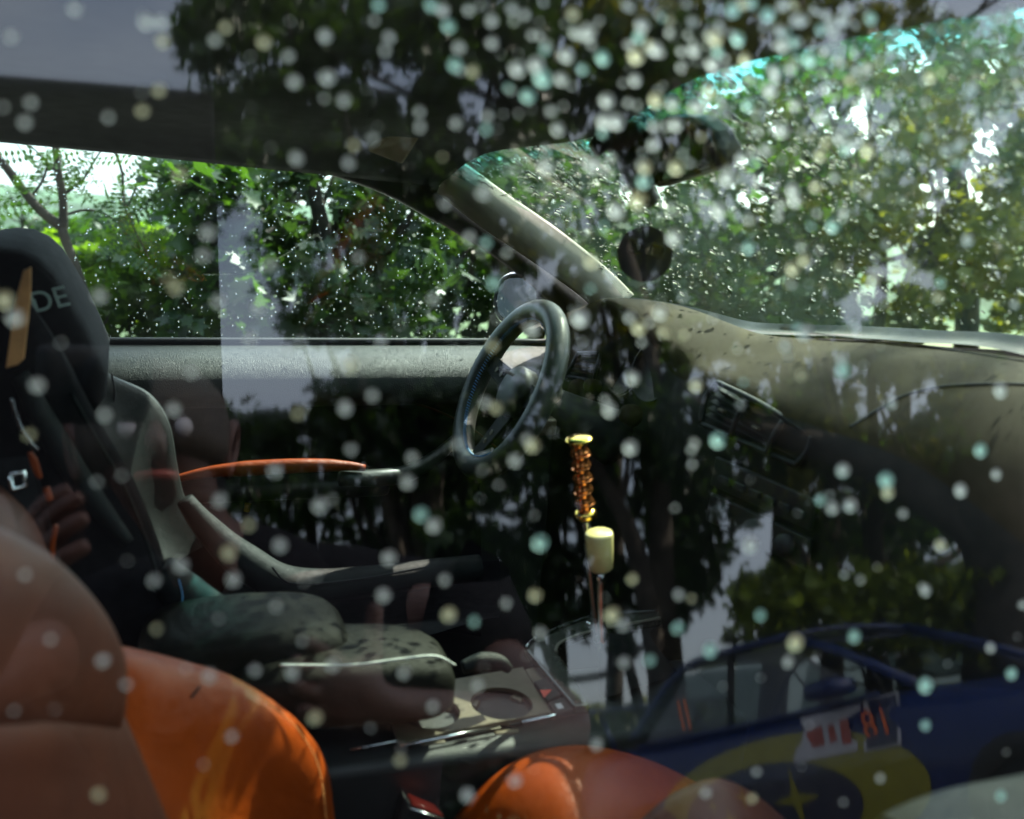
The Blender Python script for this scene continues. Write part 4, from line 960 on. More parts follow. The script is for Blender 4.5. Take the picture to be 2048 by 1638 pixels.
# ------------------------------------------------------------------ the blue rally saloon mirrored in the near window
W1, W2 = R(1770, 1385, 5.5), R(1345, 1492, 6.7)
SCL = (W1 - W2).length / 1.67
hx = (W1 - W2).normalized(); upg = Vector((0.02, .0, 1)); hy = upg.cross(hx).normalized(); hz_ = hx.cross(hy)
RO = W1 - (hx * .62 + hy * .70 + hz_ * .93) * SCL
def Q(x, y, z): return RO + (hx * x + hy * y + hz_ * z) * SCL
ra = empty('rally_car', RO, 'blue rally saloon with yellow door circle and number 18, mirrored in the side window', 'car')
secs = [(2.12, .55, .60, .52), (2.05, .64, .66, .70), (1.8, .72, .71, .78), (1.3, .82, .80, .82), (.8, .92, .87, .83), (.3, .95, .90, .84), (-.4, .96, .91, .84), (-1.1, .98, .93, .84), (-1.5, 1.0, .95, .82), (-1.95, 1.0, .94, .76), (-2.15, .93, .86, .66)]
rings_ = []
for X, zt, zs, w_ in secs:
    half = [(0, zt), (w_ * .55, zt), (w_ * .88, zs + (zt - zs) * .4), (w_ * .96, zs - .05), (w_, .62), (w_ * .99, .48), (w_ * .97, .30), (w_ * .85, .20)]
    rings_.append([Q(X, y, z) for y, z in half] + [Q(X, -y, z) for y, z in half[::-1][:-1]])
loft_closed('body', rings_, M['bluepaint'], ra)
WS = [[Q(.76, y, .955) for y in (.66, .33, 0, -.33, -.66)], [Q(.37, y, 1.175) for y in (.60, .31, 0, -.31, -.60)], [Q(-.02, y, 1.36) for y in (.54, .28, 0, -.28, -.54)]]
sheet('windscreen', WS, M['rally_pane'], ra, nu=12)
sheet('roof', [[Q(-.02, y, 1.365 + .03 * (1 - y * y * 3)) for y in (.56, .3, 0, -.3, -.56)], [Q(-.5, y, 1.385 + .03 * (1 - y * y * 3)) for y in (.58, .3, 0, -.3, -.58)], [Q(-1.0, y, 1.36 + .02 * (1 - y * y * 3)) for y in (.55, .3, 0, -.3, -.55)]], M['bluepaint'], ra, nu=14, thick=.02)
sheet('rear_window', [[Q(-1.0, y, 1.355) for y in (.54, 0, -.54)], [Q(-1.5, y, 1.03) for y in (.6, 0, -.6)]], M['rally_pane'], ra, nu=8)
for s in (1, -1):
    mesh('side_window', [Q(.56, s * .725, .945), Q(-.06, s * .585, 1.325), Q(-.44, s * .595, 1.345), Q(-.44, s * .745, .95)], [(0, 1, 2, 3)], M['rally_pane'], ra, smooth=False)
    mesh('side_window', [Q(-.50, s * .745, .955), Q(-.50, s * .595, 1.345), Q(-.92, s * .585, 1.325), Q(-1.26, s * .725, .985)], [(0, 1, 2, 3)], M['rally_pane'], ra, smooth=False)
    tube('windscreen_pillar', [Q(.80, s * .69, .94), Q(.38, s * .625, 1.18), Q(-.03, s * .56, 1.375)], .028 * SCL, M['bluepaint'], ra)
    tube('roof_rail', [Q(-.03, s * .57, 1.37), Q(-.5, s * .59, 1.39), Q(-1.0, s * .57, 1.36), Q(-1.45, s * .68, 1.03)], .024 * SCL, M['bluepaint'], ra, n=20)
    tube('door_pillar', [Q(-.47, s * .75, .95), Q(-.47, s * .60, 1.36)], .022 * SCL, M['black_plastic'], ra)
    tube('belt_strip', [Q(.62, s * .755, .925), Q(-.4, s * .775, .94), Q(-1.3, s * .76, .975)], .014 * SCL, M['bluepaint'], ra, n=16)
    mr = loft_closed('door_mirror', [[Q(.42 + .13 * math.copysign(abs(cos(a)) ** .6, cos(a)) * q, s * (.80 + dy), 1.0 + .05 * math.copysign(abs(sin(a)) ** .6, sin(a)) * q) for a in np.linspace(0, 2 * pi, 17)[:-1]] for q, dy in ((.4, -.02), (.9, .0), (1, .05), (1, .13), (.7, .18))], M['bluepaint'], ra)
    for X in (1.32, -1.24):
        wh = lathe('wheel', [(-.10, .20), (-.10, .29), (-.07, .315), (.07, .315), (.10, .29), (.105, .21), (.08, .20)], Q(X, s * .76, .30), hy * s, M['rubber'], ra, 28)
        lathe('wheel_rim', [(.05, .04), (.085, .05), (.075, .13), (.095, .205), (.06, .21)], Q(X, s * .76, .30), hy * s, M['black_plastic'], wh, 20)
    tube('wing_stand', [Q(-1.9, s * .45, 1.0), Q(-2.0, s * .45, 1.27)], .02, M['bluepaint'], ra)
sheet('rear_wing', [[Q(-1.88, y, 1.27) for y in (.72, 0, -.72)], [Q(-2.0, y, 1.295) for y in (.72, 0, -.72)], [Q(-2.14, y, 1.315) for y in (.72, 0, -.72)]], M['bluepaint'], ra, nu=8, thick=.02)
for s in (.55, -.55): lathe('headlight', [(0, .09), (.03, .085), (.04, .05)], Q(2.02, s, .60), hx, M['chrome'], ra, 16)
rbox('bonnet_scoop', Q(1.25, 0, .86), (.45 * SCL, .45 * SCL, .07 * SCL), M['bluepaint'], ra, .02, axes=(hx, hy, hz_))
def side_y(x, z): 
    w_ = np.interp(-x, [-s_[0] for s_ in secs], [s_[3] for s_ in secs]); zs = np.interp(-x, [-s_[0] for s_ in secs], [s_[2] for s_ in secs])
    zz = [.20, .30, .48, .62, zs - .05, zs + .02]; ww = [.85, .97, .99, 1.0, .96, .89]
    return w_ * np.interp(z, zz, ww)
def decal(name, poly, mat, lift, n=10):
    """flat print that follows the flank of the car: a fan of small strips"""
    xs = [p[0] for p in poly]; zs = [p[1] for p in poly]; cx, cz = sum(xs) / len(xs), sum(zs) / len(zs)
    V, Fc = [], []; K = 6
    for k in range(1, K + 1):
        for x, z in poly:
            f = k / K; X, Z = cx + (x - cx) * f, cz + (z - cz) * f; V.append(Q(X, side_y(X, Z) + lift, Z))
    n = len(poly); V.append(Q(cx, side_y(cx, cz) + lift, cz)); c = len(V) - 1
    for i in range(n): Fc.append((c, i, (i + 1) % n))
    for k in range(K - 1):
        for i in range(n): Fc.append((k * n + i, (k + 1) * n + i, (k + 1) * n + (i + 1) % n, k * n + (i + 1) % n))
    return mesh(name, V, Fc, mat, ra, smooth=False)
el = lambda cx, cz, rx, rz, n=40: [(cx + rx * cos(a), cz + rz * sin(a)) for a in np.linspace(0, 2 * pi, n, endpoint=False)]
decal('door_circle', el(-.15, .50, .98, .34), M['yellow'], .004)
decal('door_oval', el(-.25, .46, .66, .25), M['navy'], .008)
def star(cx, cz, r, q=.22): return [(cx + r * (1 if k % 2 == 0 else q) * sin(pi * k / 4), cz + r * (1 if k % 2 == 0 else q) * cos(pi * k / 4)) for k in range(8)]
for cx, cz, r in ((-.02, .50, .17), (-.40, .56, .07), (-.55, .46, .07), (-.40, .36, .07), (-.22, .36, .06), (-.66, .54, .05)): decal('star', star(cx, cz, r), M['yellow'], .012)
decal('sponsor_sticker', [(.10, .90), (.02, .68), (.46, .68), (.50, .90)], M['white_decal'], .012)
decal('sticker_print', [(.14, .82), (.18, .74), (.26, .74), (.26, .84)], M['red_decal'], .016); decal('sticker_print', [(.30, .83), (.30, .74), (.35, .75), (.34, .83)], M['red_decal'], .016); decal('sticker_print', [(.38, .84), (.38, .72), (.44, .72), (.44, .84)], M['red_decal'], .016)
decal('number_border', [(.52, .915), (.50, .665), (.73, .665), (.74, .915)], M['white_decal'], .012); decal('number_panel', [(.54, .905), (.52, .675), (.715, .675), (.725, .905)], M['navy'], .016)
text('race_number', '18', Q(.712, side_y(.6, .78) + .022, .725), -hx, hz_, .19 * SCL, M['orange_decal'], ra)
text('window_number', 'll', Q(-.78, .745, 1.0), -hx, hz_, .26 * SCL, M['orange_decal'], ra)

# ------------------------------------------------------------------ photographer beside the car, mirrored in the glass
def skin_body(name, chains, mat, parent, root=0, sub=2):
    """chains: lists of (index or point, radius) - one connected skeleton grown into one continuous surface"""
    V, E_, Rr, key = [], [], [], {}
    def vid(p, r):
        k = tuple(round(c, 4) for c in p)
        if k not in key: key[k] = len(V); V.append(tuple(p)); Rr.append(r)
        return key[k]
    for ch in chains:
        ids = [vid(p, r) for p, r in ch]
        E_ += [(a, b) for a, b in zip(ids[:-1], ids[1:]) if a != b]
    off = Vector(parent.location) if parent else Vector()
    me = bpy.data.meshes.new(name); me.from_pydata([tuple(Vector(v) - off) for v in V], E_, []); me.update()
    o = bpy.data.objects.new(name, me); COL.objects.link(o); me.materials.append(mat); o.parent = parent
    md = o.modifiers.new('skin', 'SKIN'); md.use_smooth_shade = True
    for i, r in enumerate(Rr):
        me.skin_vertices[0].data[i].radius = (r, r) if not isinstance(r, tuple) else r
    me.skin_vertices[0].data[root].use_root = True
    s = o.modifiers.new('sub', 'SUBSURF'); s.levels = s.render_levels = sub
    return o
PL = Vector((.22, -1.72, .0))
pe = empty('person', PL, 'person in a black T-shirt bending to photograph the car, mirrored in the side window', 'person')
pel = (.30, -1.86, .58); bel = (.27, -1.83, .76); che = (.19, -1.72, .97); nek = (.09, -1.55, 1.16)
shR, shL = (.41, -1.64, 1.07), (-.05, -1.64, 1.07)
T_ = lambda u, v, d: tuple(R(u, v, d))
elR, wrR, haR = T_(1150, 1470, 1.28), T_(800, 1420, 1.12), T_(690, 1385, 1.08)
elL, wrL, haL = T_(-120, 1400, 1.12), T_(20, 1210, 1.04), T_(60, 1130, 1.02)
hdB = (.05, -1.49, 1.22); hdM = (.03, -1.46, 1.28); hdT = (.03, -1.49, 1.36)
mid = lambda a, b, f=.5: tuple(Vector(a) * (1 - f) + Vector(b) * f)
body = [[(pel, .12), (bel, .12), (che, .13), ((.13, -1.63, 1.10), .08), (nek, .045), (hdB, .055), (hdM, .078), (hdT, .065)],
        [(che, .13), (shR, .055), (mid(shR, elR), .044), (elR, .036), (mid(elR, wrR), .036), (wrR, .024), (haR, .029)],
        [(che, .13), (shL, .055), (mid(shL, elL), .044), (elL, .036), (mid(elL, wrL), .036), (wrL, .024), (haL, .029)],
        [(pel, .12), ((.42, -1.86, .52), .095), ((.47, -1.68, .31), .07), ((.46, -1.74, .06), .042), ((.46, -1.62, .02), .035)],
        [(pel, .12), ((.22, -1.86, .52), .095), ((.20, -1.68, .31), .07), ((.21, -1.76, .06), .042), ((.21, -1.64, .02), .035)]]
up3 = Vector((0, .1, 1)).normalized()
for base, wr in ((haR, wrR), (haL, wrL)):
    b_ = Vector(base); f_ = (b_ - Vector(wr)).normalized(); s_ = f_.cross(up3).normalized(); n_ = s_.cross(f_)
    for k, (o_, L_) in enumerate(((.024, .058), (.008, .066), (-.008, .060), (-.024, .046))):
        root = b_ + n_ * o_; e1 = root + f_ * L_ * .55 + n_ * o_ * .2; e2 = root + f_ * L_ * .95 + n_ * o_ * .25 + s_ * .010; e3 = root + f_ * L_ * 1.2 + n_ * o_ * .25 + s_ * .026
        body.append([(base, .029), (tuple(e1), .0100), (tuple(e2), .0092), (tuple(e3), .0080)])
    th = Vector(wr) * .35 + b_ * .65 + n_ * .016
    body.append([(base, .029), (tuple(th + n_ * .022 + f_ * .004), .0125), (tuple(th + n_ * .052 + f_ * .012), .0105), (tuple(th + n_ * .078 + f_ * .018), .0085)])
skin_body('body', body, M['skin'], pe)
sh = [[(pel, .165), (bel, .17), (che, .20), ((.13, -1.63, 1.10), .15), ((.10, -1.56, 1.17), .092)], [(che, .20), (shR, .10), (mid(shR, elR, .55), .075)], [(che, .20), (shL, .10), (mid(shL, elL, .4), .072)]]
skin_body('t_shirt', sh, M['tshirt'], pe)
skin_body('shorts', [[(pel, .15), ((.42, -1.86, .52), .115), ((.46, -1.72, .36), .095)], [(pel, .15), ((.22, -1.86, .52), .115), ((.20, -1.72, .36), .095)]], M['black_fabric'], pe)
hm = Vector(hdM); V, Fc = [], []
lathe('hair', [(-.05, .080), (-.03, .089), (.0, .092), (.035, .087), (.065, .066), (.085, .03), (.09, .004)], hm + Vector((0, -.018, .022)), (0, -.15, 1), M['hair'], pe, 20)
for s in (1, -1):
    ec = hm + Vector((.080 * s, -.010, -.005))
    tube('ear', [ec + Vector((.004 * s, -.012 + .0, -.030)), ec + Vector((.012 * s, -.020, -.005)), ec + Vector((.016 * s, -.018, .022)), ec + Vector((.014 * s, .0, .034)), ec + Vector((.008 * s, .010, .022)), ec + Vector((.004 * s, .006, -.004)), ec + Vector((.003 * s, .0, -.028))], [.006, .008, .008, .008, .007, .006, .007], M['skin'], pe, n=22, squash=.8)
tube('nose', [hm + Vector((0, .072, .012)), hm + Vector((0, .092, -.016)), hm + Vector((0, .078, -.026))], [.007, .013, .010], M['skin'], pe, n=10)
for s in (1, -1):
    lathe('eye', [(0, .012), (.006, .009), (.008, .003)], hm + Vector((.030 * s, .066, .010)), (0, 1, 0), M['white_decal'], pe, 12)
tube('mouth', [hm + Vector((-.022, .066, -.046)), hm + Vector((0, .074, -.045)), hm + Vector((.022, .066, -.046))], .005, M['red_decal'], pe, n=9)
cm = empty('photo_camera', (0, -1.21, 1.262), 'black camera with a round lens held up to the window', 'camera')
fwv = Vector(FW); rtv = Vector(RT); upv2 = Vector(UP); cc = Vector(CAM) - fwv * .012
rbox('camera_body', cc - fwv * .075, (.105, .075, .035), M['black_plastic'], cm, .008, axes=(rtv, upv2, fwv))
lathe('lens', [(0, .028), (.02, .031), (.045, .031), (.050, .027), (.049, .024)], cc - fwv * .056, fwv, M['black_metal'], cm, 24)

# tall black van parked behind the photographer: its flank makes the dark mirror image on the left
va = empty('black_van', (-1.6, -2.9, gz(0, -2.9)), 'tall black van parked behind the photographer, its flank mirrored as a dark rectangle', 'van')
A, B = R(430, 192, 2.9), R(449, 930, 2.75)
zt = A.z; xe = A.x; ye = A.y
prof = [(ye + .02, zt - .0), (ye + .0, zt - .10), (ye + .0, 1.2), (ye - .02, .45), (ye - .10, .25)]
xs_ = [-4.2, -2.0, -.6, xe - .06, xe - .012, xe]
rows = []
for i, X in enumerate(xs_):
    inn = [0, 0, 0, 0, .012, .05][i]
    rows.append([Vector((X + (B.x - A.x) * (A.z - z) / (A.z - B.z) * (1 if i > 2 else 0), y - inn, z)) for y, z in prof])
sheet('side_panel', rows, M['black_metal'], va, nu=12, smoothrows=False)
sheet('end_panel', [rows[-1], [v + Vector((.01, -.9, 0)) for v in rows[-1]], [v + Vector((0, -1.7, 0)) for v in rows[-1]]], M['black_metal'], va, nu=12)
sheet('roof', [[r[0] for r in rows], [r[0] + Vector((0, -.8, .05)) for r in rows], [r[0] + Vector((0, -1.7, 0)) for r in rows]], M['black_metal'], va, nu=12)
for X in (-3.4, -.5): 
    wh = lathe('wheel', [(-.1, .2), (-.1, .30), (.1, .30), (.1, .2)], (X, ye - .15, .30), (0, 1, 0), M['rubber'], va, 24); lathe('wheel_rim', [(.06, .05), (.09, .19), (.05, .2)], (X, ye - .15, .30), (0, 1, 0), M['steel'], wh, 16)

# ------------------------------------------------------------------ trees
def rot_cols(n):
    q = RNG.normal(size=(n, 4)); q /= np.linalg.norm(q, axis=1)[:, None]
    a, b, c, d = q.T
    return np.stack([np.stack([1 - 2 * (c * c + d * d), 2 * (b * c - a * d), 2 * (b * d + a * c)], -1), np.stack([2 * (b * c + a * d), 1 - 2 * (b * b + d * d), 2 * (c * d - a * b)], -1), np.stack([2 * (b * d - a * c), 2 * (c * d + a * b), 1 - 2 * (b * b + c * c)], -1)], 1)
MAPLE = (np.array([(0, -.5, 0), (.22, -.28, .03), (.52, -.22, .10), (.30, .02, .05), (.46, .30, .10), (.16, .24, .03), (0, .62, 0), (-.16, .24, .03), (-.46, .30, .10), (-.30, .02, .05), (-.52, -.22, .10), (-.22, -.28, .03), (0, 0, -.03)]),
         [(12, i, (i + 1) % 12) for i in range(12)])
OVAL = (np.array([(0, -.5, 0), (.20, -.2, .06), (.22, .12, .06), (0, .55, 0), (-.22, .12, .06), (-.20, -.2, .06)]), [(0, 1, 5), (1, 2, 4, 5), (2, 3, 4)])
def frond():
    V, Fc = [], []
    for k in range(7):
        yy = -.5 + k * .155; 
        for s in (1, -1):
            b = len(V); L = .30 * (1 - .055 * k); V += [(0, yy, 0), (s * L * .45, yy + .075, .02), (s * L, yy + .06 - .03, -.03), (s * L * .5, yy - .045, .02)]; Fc.append((b, b + 1, b + 2, b + 3))
    b = len(V); V += [(0, .55, 0), (.06, .70, 0), (0, .86, 0), (-.06, .70, 0)]; Fc.append((b, b + 1, b + 2, b + 3))
    b = len(V); V += [(-.008, -.6, 0), (.008, -.6, 0), (.004, .6, 0), (-.004, .6, 0)]; Fc.append((b, b + 1, b + 2, b + 3))
    return np.array(V), Fc
FROND = frond()
def leaves(name, pts, sizes, tmpl, mat, parent, droop=.35):
    pts = np.asarray(pts, float); n = len(pts)
    if n == 0: return None
    T, Fc = tmpl; Rm = rot_cols(n)
    V = np.einsum('nij,kj->nki', Rm, T) * np.asarray(sizes)[:, None, None]
    V[..., 2] *= .8
    V += pts[:, None, :]; k = len(T)
    lens = [len(f) for f in Fc]; fl = np.array([i for f in Fc for i in f])
    me = bpy.data.meshes.new(name)
    me.vertices.add(n * k); me.vertices.foreach_set('co', V.reshape(-1).astype(np.float32))
    li = (fl[None, :] + (np.arange(n) * k)[:, None]).reshape(-1)
    me.loops.add(len(li)); me.loops.foreach_set('vertex_index', li.astype(np.int32))
    tot = np.tile(np.array(lens), n); st_ = np.r_[0, np.cumsum(tot)[:-1]]
    me.polygons.add(len(tot)); me.polygons.foreach_set('loop_start', st_.astype(np.int32)); me.polygons.foreach_set('loop_total', tot.astype(np.int32))
    me.update(); me.validate()
    o = bpy.data.objects.new(name, me); COL.objects.link(o); me.materials.append(mat)
    if parent is not None:
        o.parent = parent; off = Vector(parent.location); me.transform(Matrix.Translation(-off))
    return o
def cluster_pts(clusters, per=1.0):
    out = []
    for c, r, n in clusters:
        n = int(n * per); d = RNG.normal(size=(n, 3)); d /= np.linalg.norm(d, axis=1)[:, None] + 1e-9
        rr = r * RNG.random(n)[:, None] ** .5
        out.append(np.array(tuple(c))[None, :] + d * rr * np.array([1, 1, .8]))
    return np.vstack(out) if out else np.zeros((0, 3))
def tree(name, label, cat, base, limbs, clusters, leaf, tmpl, lmat, bmat=None, group=None, per=1.0):
    """base: where it stands; limbs: list of (points, radii), the first is the trunk; clusters: (centre, radius, count)"""
    t = empty(name, base, label, cat, group)
    if limbs:
        multi_tube('trunk', [(crom(p, max(6, 5 * len(p))), np.interp(np.linspace(0, 1, max(6, 5 * len(p))), np.linspace(0, 1, len(r)), r)) for p, r in limbs], bmat or M['bark'], t, ns=8)
    p = cluster_pts(clusters, per)
    leaves('crown', p, leaf * (.6 + .8 * RNG.random(len(p))), tmpl, lmat, t)
    return t
def twigs(limb_end, n, L, r=.006):
    out = []
    for _ in range(n):
        d = Vector((random.gauss(0, 1), random.gauss(0, .8), random.gauss(.3, .8))).normalized() * L * random.uniform(.5, 1.1); e = Vector(limb_end)
        out.append(([e, e + d * .5 + Vector((0, 0, random.uniform(-.1, .1) * L)), e + d], [r, r * .7, r * .35]))
    return out
def G(p): return Vector((p[0], p[1], gz(p[0], p[1]) - .05))

# --- beyond the far door: a slender locust with two stems
y0 = 3.6
A_ = [P(*q, y0) for q in [(190, 700), (172, 600), (150, 530), (130, 478), (124, 455)]]
stemA = [P(*q, y0) for q in [(124, 455), (80, 420), (40, 372), (0, 320), (-80, 240), (-160, 150)]]
stemB = [P(*q, y0) for q in [(126, 460), (126, 400), (115, 330), (112, 270), (120, 180), (130, 60)]]
gb = G(A_[0] + Vector((.2, .1, 0)))
side = [[P(*q, y0 + .1) for q in r] for r in ([(118, 350), (90, 320), (60, 290)], [(128, 430), (180, 420), (230, 440), (262, 480)], [(230, 300), (245, 350), (252, 420), (300, 520)], [(60, 400), (90, 350), (95, 300)], [(126, 390), (165, 360), (190, 320), (215, 280)], [(252, 420), (270, 380), (280, 330)])]
fr = []
for limb in (stemA, stemB, *side):
    cp = crom(limb, 26)
    for k in range(3, 26): 
        if random.random() < .5: fr.append(cp[k] + RNG.normal(size=3) * np.array([.10, .12, .07]))
t = tree('locust_tree', 'slender two stemmed locust tree with feathery leaves beyond the driver window', 'tree', gb, [([gb] + A_, [.035, .03, .024, .022, .02, .02]), (stemA, [.02, .018, .016, .015, .012, .01]), (stemB, [.018, .016, .014, .013, .012, .01])] + [(s, [.007, .005, .003]) for s in side], [], .1, OVAL, M['leaf_mid'], M['bark_dark'])
leaves('crown', fr, .15 * (.6 + .6 * RNG.random(len(fr))), FROND, M['leaf_mid'], t)

def px_clusters(boxes, n, yr, r, cnt, keep=None):
    out = []; tries = 0; n = int(n * 2.8)
    while len(out) < n and tries < n * 30:
        tries += 1
        b = random.choices(boxes, [(b[2] - b[0]) * (b[3] - b[1]) for b in boxes])[0]
        u, v = random.uniform(b[0], b[2]), random.uniform(b[1], b[3])
        if keep and not keep(u, v): continue
        y = random.uniform(*yr); out.append((P(u, v, y), r * .5 * random.uniform(.5, 1.3), max(3, int(cnt * .36))))
    return out
def limbs_to(base, top, cl, r0, nl=7, sag=.2):
    base, top = Vector(base), Vector(top); L = [([base, base * .6 + top * .4 + Vector((.1, 0, 0)), top], [r0, r0 * .75, r0 * .3])]
    cs = random.sample(cl, min(nl, len(cl)))
    for c, r, n in cs:
        f = random.uniform(.35, .95); s = base * (1 - f) + top * f; e = Vector(c)
        m_ = s * .5 + e * .5 + Vector((0, 0, -sag * random.random()))
        L.append(([s, m_, e], [r0 * .4 * (1.2 - f), r0 * .22, r0 * .08]))
    return L
# maple at the middle of the far window
cl = px_clusters([(330, 270, 470, 480), (340, 330, 520, 690)], 34, (3.6, 5.6), .30, 62, lambda u, v: u > 325 + 25 * sin(v * .05) and not (u < 345 and v > 330 and v < 470))
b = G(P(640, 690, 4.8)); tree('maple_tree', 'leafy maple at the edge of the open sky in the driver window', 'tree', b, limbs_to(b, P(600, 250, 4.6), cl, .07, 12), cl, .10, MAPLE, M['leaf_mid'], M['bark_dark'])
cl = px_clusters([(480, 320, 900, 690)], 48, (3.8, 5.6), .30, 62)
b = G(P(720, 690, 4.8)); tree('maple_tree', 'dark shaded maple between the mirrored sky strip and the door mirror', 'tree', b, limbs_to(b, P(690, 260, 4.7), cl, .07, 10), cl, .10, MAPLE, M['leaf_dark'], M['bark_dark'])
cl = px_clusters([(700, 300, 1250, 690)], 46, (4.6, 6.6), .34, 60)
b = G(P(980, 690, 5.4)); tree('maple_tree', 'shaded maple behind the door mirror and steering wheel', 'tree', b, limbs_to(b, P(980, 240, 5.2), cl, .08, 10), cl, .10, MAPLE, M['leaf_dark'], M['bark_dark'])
# bright bushes at the left
cl = px_clusters([(-120, 490, 430, 700)], 80, (4.0, 5.6), .24, 52, lambda u, v: v > 505 - .08 * u + 14 * sin(u * .05))
b = G(P(260, 700, 5.0)); tree('bright_bush', 'sunlit yellow green bush low in the driver window', 'bush', b, limbs_to(b, P(250, 520, 5.2), cl, .03, 8), cl, .08, MAPLE, M['leaf_bright'])
cl = px_clusters([(230, 470, 430, 640)], 22, (5.0, 6.0), .24, 56)
b = G(P(340, 700, 5.4)); tree('bright_bush', 'bright green bush with pointed leaves right of the locust stems', 'bush', b, limbs_to(b, P(340, 470, 5.4), cl, .03, 6), cl, .085, MAPLE, M['leaf_bright'])
cl = px_clusters([(-100, 440, 330, 520)], 26, (16, 22), .8, 60, lambda u, v: v > 455 + 10 * sin(u * .03))
b = G(P(100, 600, 19)); tree('far_bush', 'hazy green scrub on the slope below the locust tree', 'bush', b, limbs_to(b, P(100, 470, 19), cl, .06, 6), cl, .22, MAPLE, M['leaf_mid'])
# thin bare shrub against the sky
bs_ = P(40, 520, 9.0); lim = [([G(bs_), bs_, P(48, 420, 9)], [.02, .016, .010])]
for q in [(-10, 390), (15, 365), (45, 350), (75, 372), (105, 385), (125, 410)]:
    e = P(*q, 9 + random.uniform(-.3, .3)); s = P(44 + random.uniform(-6, 6), 470 + random.uniform(-30, 20), 9); lim.append(([s, s * .5 + e * .5 + Vector((0, 0, -.05)), e], [.007, .005, .002]))
    for _ in range(3): lim += twigs(s * .35 + e * .65, 1, .3, .003)
cl = [(P(random.uniform(-10, 120), random.uniform(360, 440), 9), .2, 10) for _ in range(12)]
tree('thin_shrub', 'thin twiggy shrub nearly bare against the pale sky', 'shrub', G(bs_), lim, cl, .05, OVAL, M['leaf_dark'], M['bark_dark'])

# --- ahead of the windscreen: a row of tall trees with the sky between them
GAP = -.28
def gapf(u, v):
    return (sin(u * .013 + 1.3) * sin(v * .017 + u * .006) + .6 * sin(u * .031 + v * .023)) > GAP
def wtree(label, boxes, yr, n, r, cnt, leaf, lmat, trunk, r0, keep=None, tmpl=MAPLE):
    cl = px_clusters(boxes, n, yr, r, cnt, keep)
    b = G(P(trunk[0], trunk[1], trunk[2])); top = P(trunk[3], trunk[4], trunk[2])
    tree('tall_tree', label, 'tree', b, limbs_to(b, top, cl, r0, 14), cl, leaf, tmpl, lmat, M['bark_dark'])
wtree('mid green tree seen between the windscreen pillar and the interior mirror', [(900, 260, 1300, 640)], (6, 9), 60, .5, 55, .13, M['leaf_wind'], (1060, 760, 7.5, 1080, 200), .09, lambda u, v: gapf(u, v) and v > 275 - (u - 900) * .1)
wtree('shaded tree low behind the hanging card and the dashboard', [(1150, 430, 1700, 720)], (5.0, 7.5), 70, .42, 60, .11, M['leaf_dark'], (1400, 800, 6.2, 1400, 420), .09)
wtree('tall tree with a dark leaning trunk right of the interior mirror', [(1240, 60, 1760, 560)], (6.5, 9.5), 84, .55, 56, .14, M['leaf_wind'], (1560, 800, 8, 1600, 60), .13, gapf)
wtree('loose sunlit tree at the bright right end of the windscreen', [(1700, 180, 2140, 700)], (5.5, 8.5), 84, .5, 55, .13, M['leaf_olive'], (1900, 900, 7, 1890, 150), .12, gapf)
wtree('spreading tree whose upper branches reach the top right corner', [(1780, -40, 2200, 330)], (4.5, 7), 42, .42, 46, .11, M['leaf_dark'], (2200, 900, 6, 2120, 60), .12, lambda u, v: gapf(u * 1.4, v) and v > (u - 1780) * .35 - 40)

wtree('young tree filling the bright gap right of the interior mirror', [(1560, 110, 1900, 340)], (5.6, 7.5), 16, .42, 46, .11, M['leaf_wind'], (1740, 800, 6.5, 1730, 130), .06)

# --- behind the photographer: what the glass mirrors
def mir_clusters(boxes, n, dr, r, cnt, keep=None):
    out = []; tries = 0; n = int(n * 4.6)
    while len(out) < n and tries < n * 40:
        tries += 1
        b = random.choices(boxes, [(b[2] - b[0]) * (b[3] - b[1]) for b in boxes])[0]
        u, v = random.uniform(b[0], b[2]), random.uniform(b[1], b[3])
        if keep and not keep(u, v): continue
        out.append((R(u, v, random.uniform(*dr)), r * .5 * random.uniform(.5, 1.3), max(3, int(cnt * .36))))
    return out
def sky_gap(u, v):
    """open sky between the crowns"""
    e = lambda cu, cv, ru, rv: ((u - cu) / ru) ** 2 + ((v - cv) / rv) ** 2 < 1
    return (u < 350 + .35 * v * 0 + 40 * sin(v * .05) and v < 180) or e(540, 790, 120, 45) or e(480, 600, 70, 250) or e(640, 720, 110, 50) or e(960, 190, 70, 55) or e(760, 160, 90, 40) or e(1215, 1340, 115, 90) or e(1245, 960, 45, 60) or e(1240, 1080, 50, 60) or e(1800, 800, 90, 50) or e(2010, 5, 140, 70) or e(1640, 730, 120, 30)
def mtree(label, boxes, dr, n, r, cnt, leaf, lmat, trunk, r0, keep=None, nl=16, tmpl=MAPLE, cat='tree', name='big_tree'):
    k2 = (lambda u, v: not sky_gap(u, v) and (keep is None or keep(u, v)))
    cl = mir_clusters(boxes, n, dr, r, cnt, k2)
    p0, p1 = R(*trunk[0]), R(*trunk[1]); b = G(p0)
    tree(name, label, cat, b, limbs_to(b, p1, cl, r0, nl, .4), cl, leaf, tmpl, lmat, M['bark_dark'])
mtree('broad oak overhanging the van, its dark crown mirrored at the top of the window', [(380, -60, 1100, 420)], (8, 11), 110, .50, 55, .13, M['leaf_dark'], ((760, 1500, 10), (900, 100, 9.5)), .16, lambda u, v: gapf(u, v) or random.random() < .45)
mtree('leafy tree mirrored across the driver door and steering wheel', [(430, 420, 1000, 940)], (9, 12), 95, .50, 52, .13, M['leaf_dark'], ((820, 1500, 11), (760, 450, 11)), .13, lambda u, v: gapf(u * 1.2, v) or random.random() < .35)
mtree('dark tree mirrored over the gear levers and centre console', [(820, 860, 1420, 1260)], (9, 12), 50, .48, 60, .13, M['leaf_dark'], ((1080, 1600, 11), (1100, 850, 11)), .14)
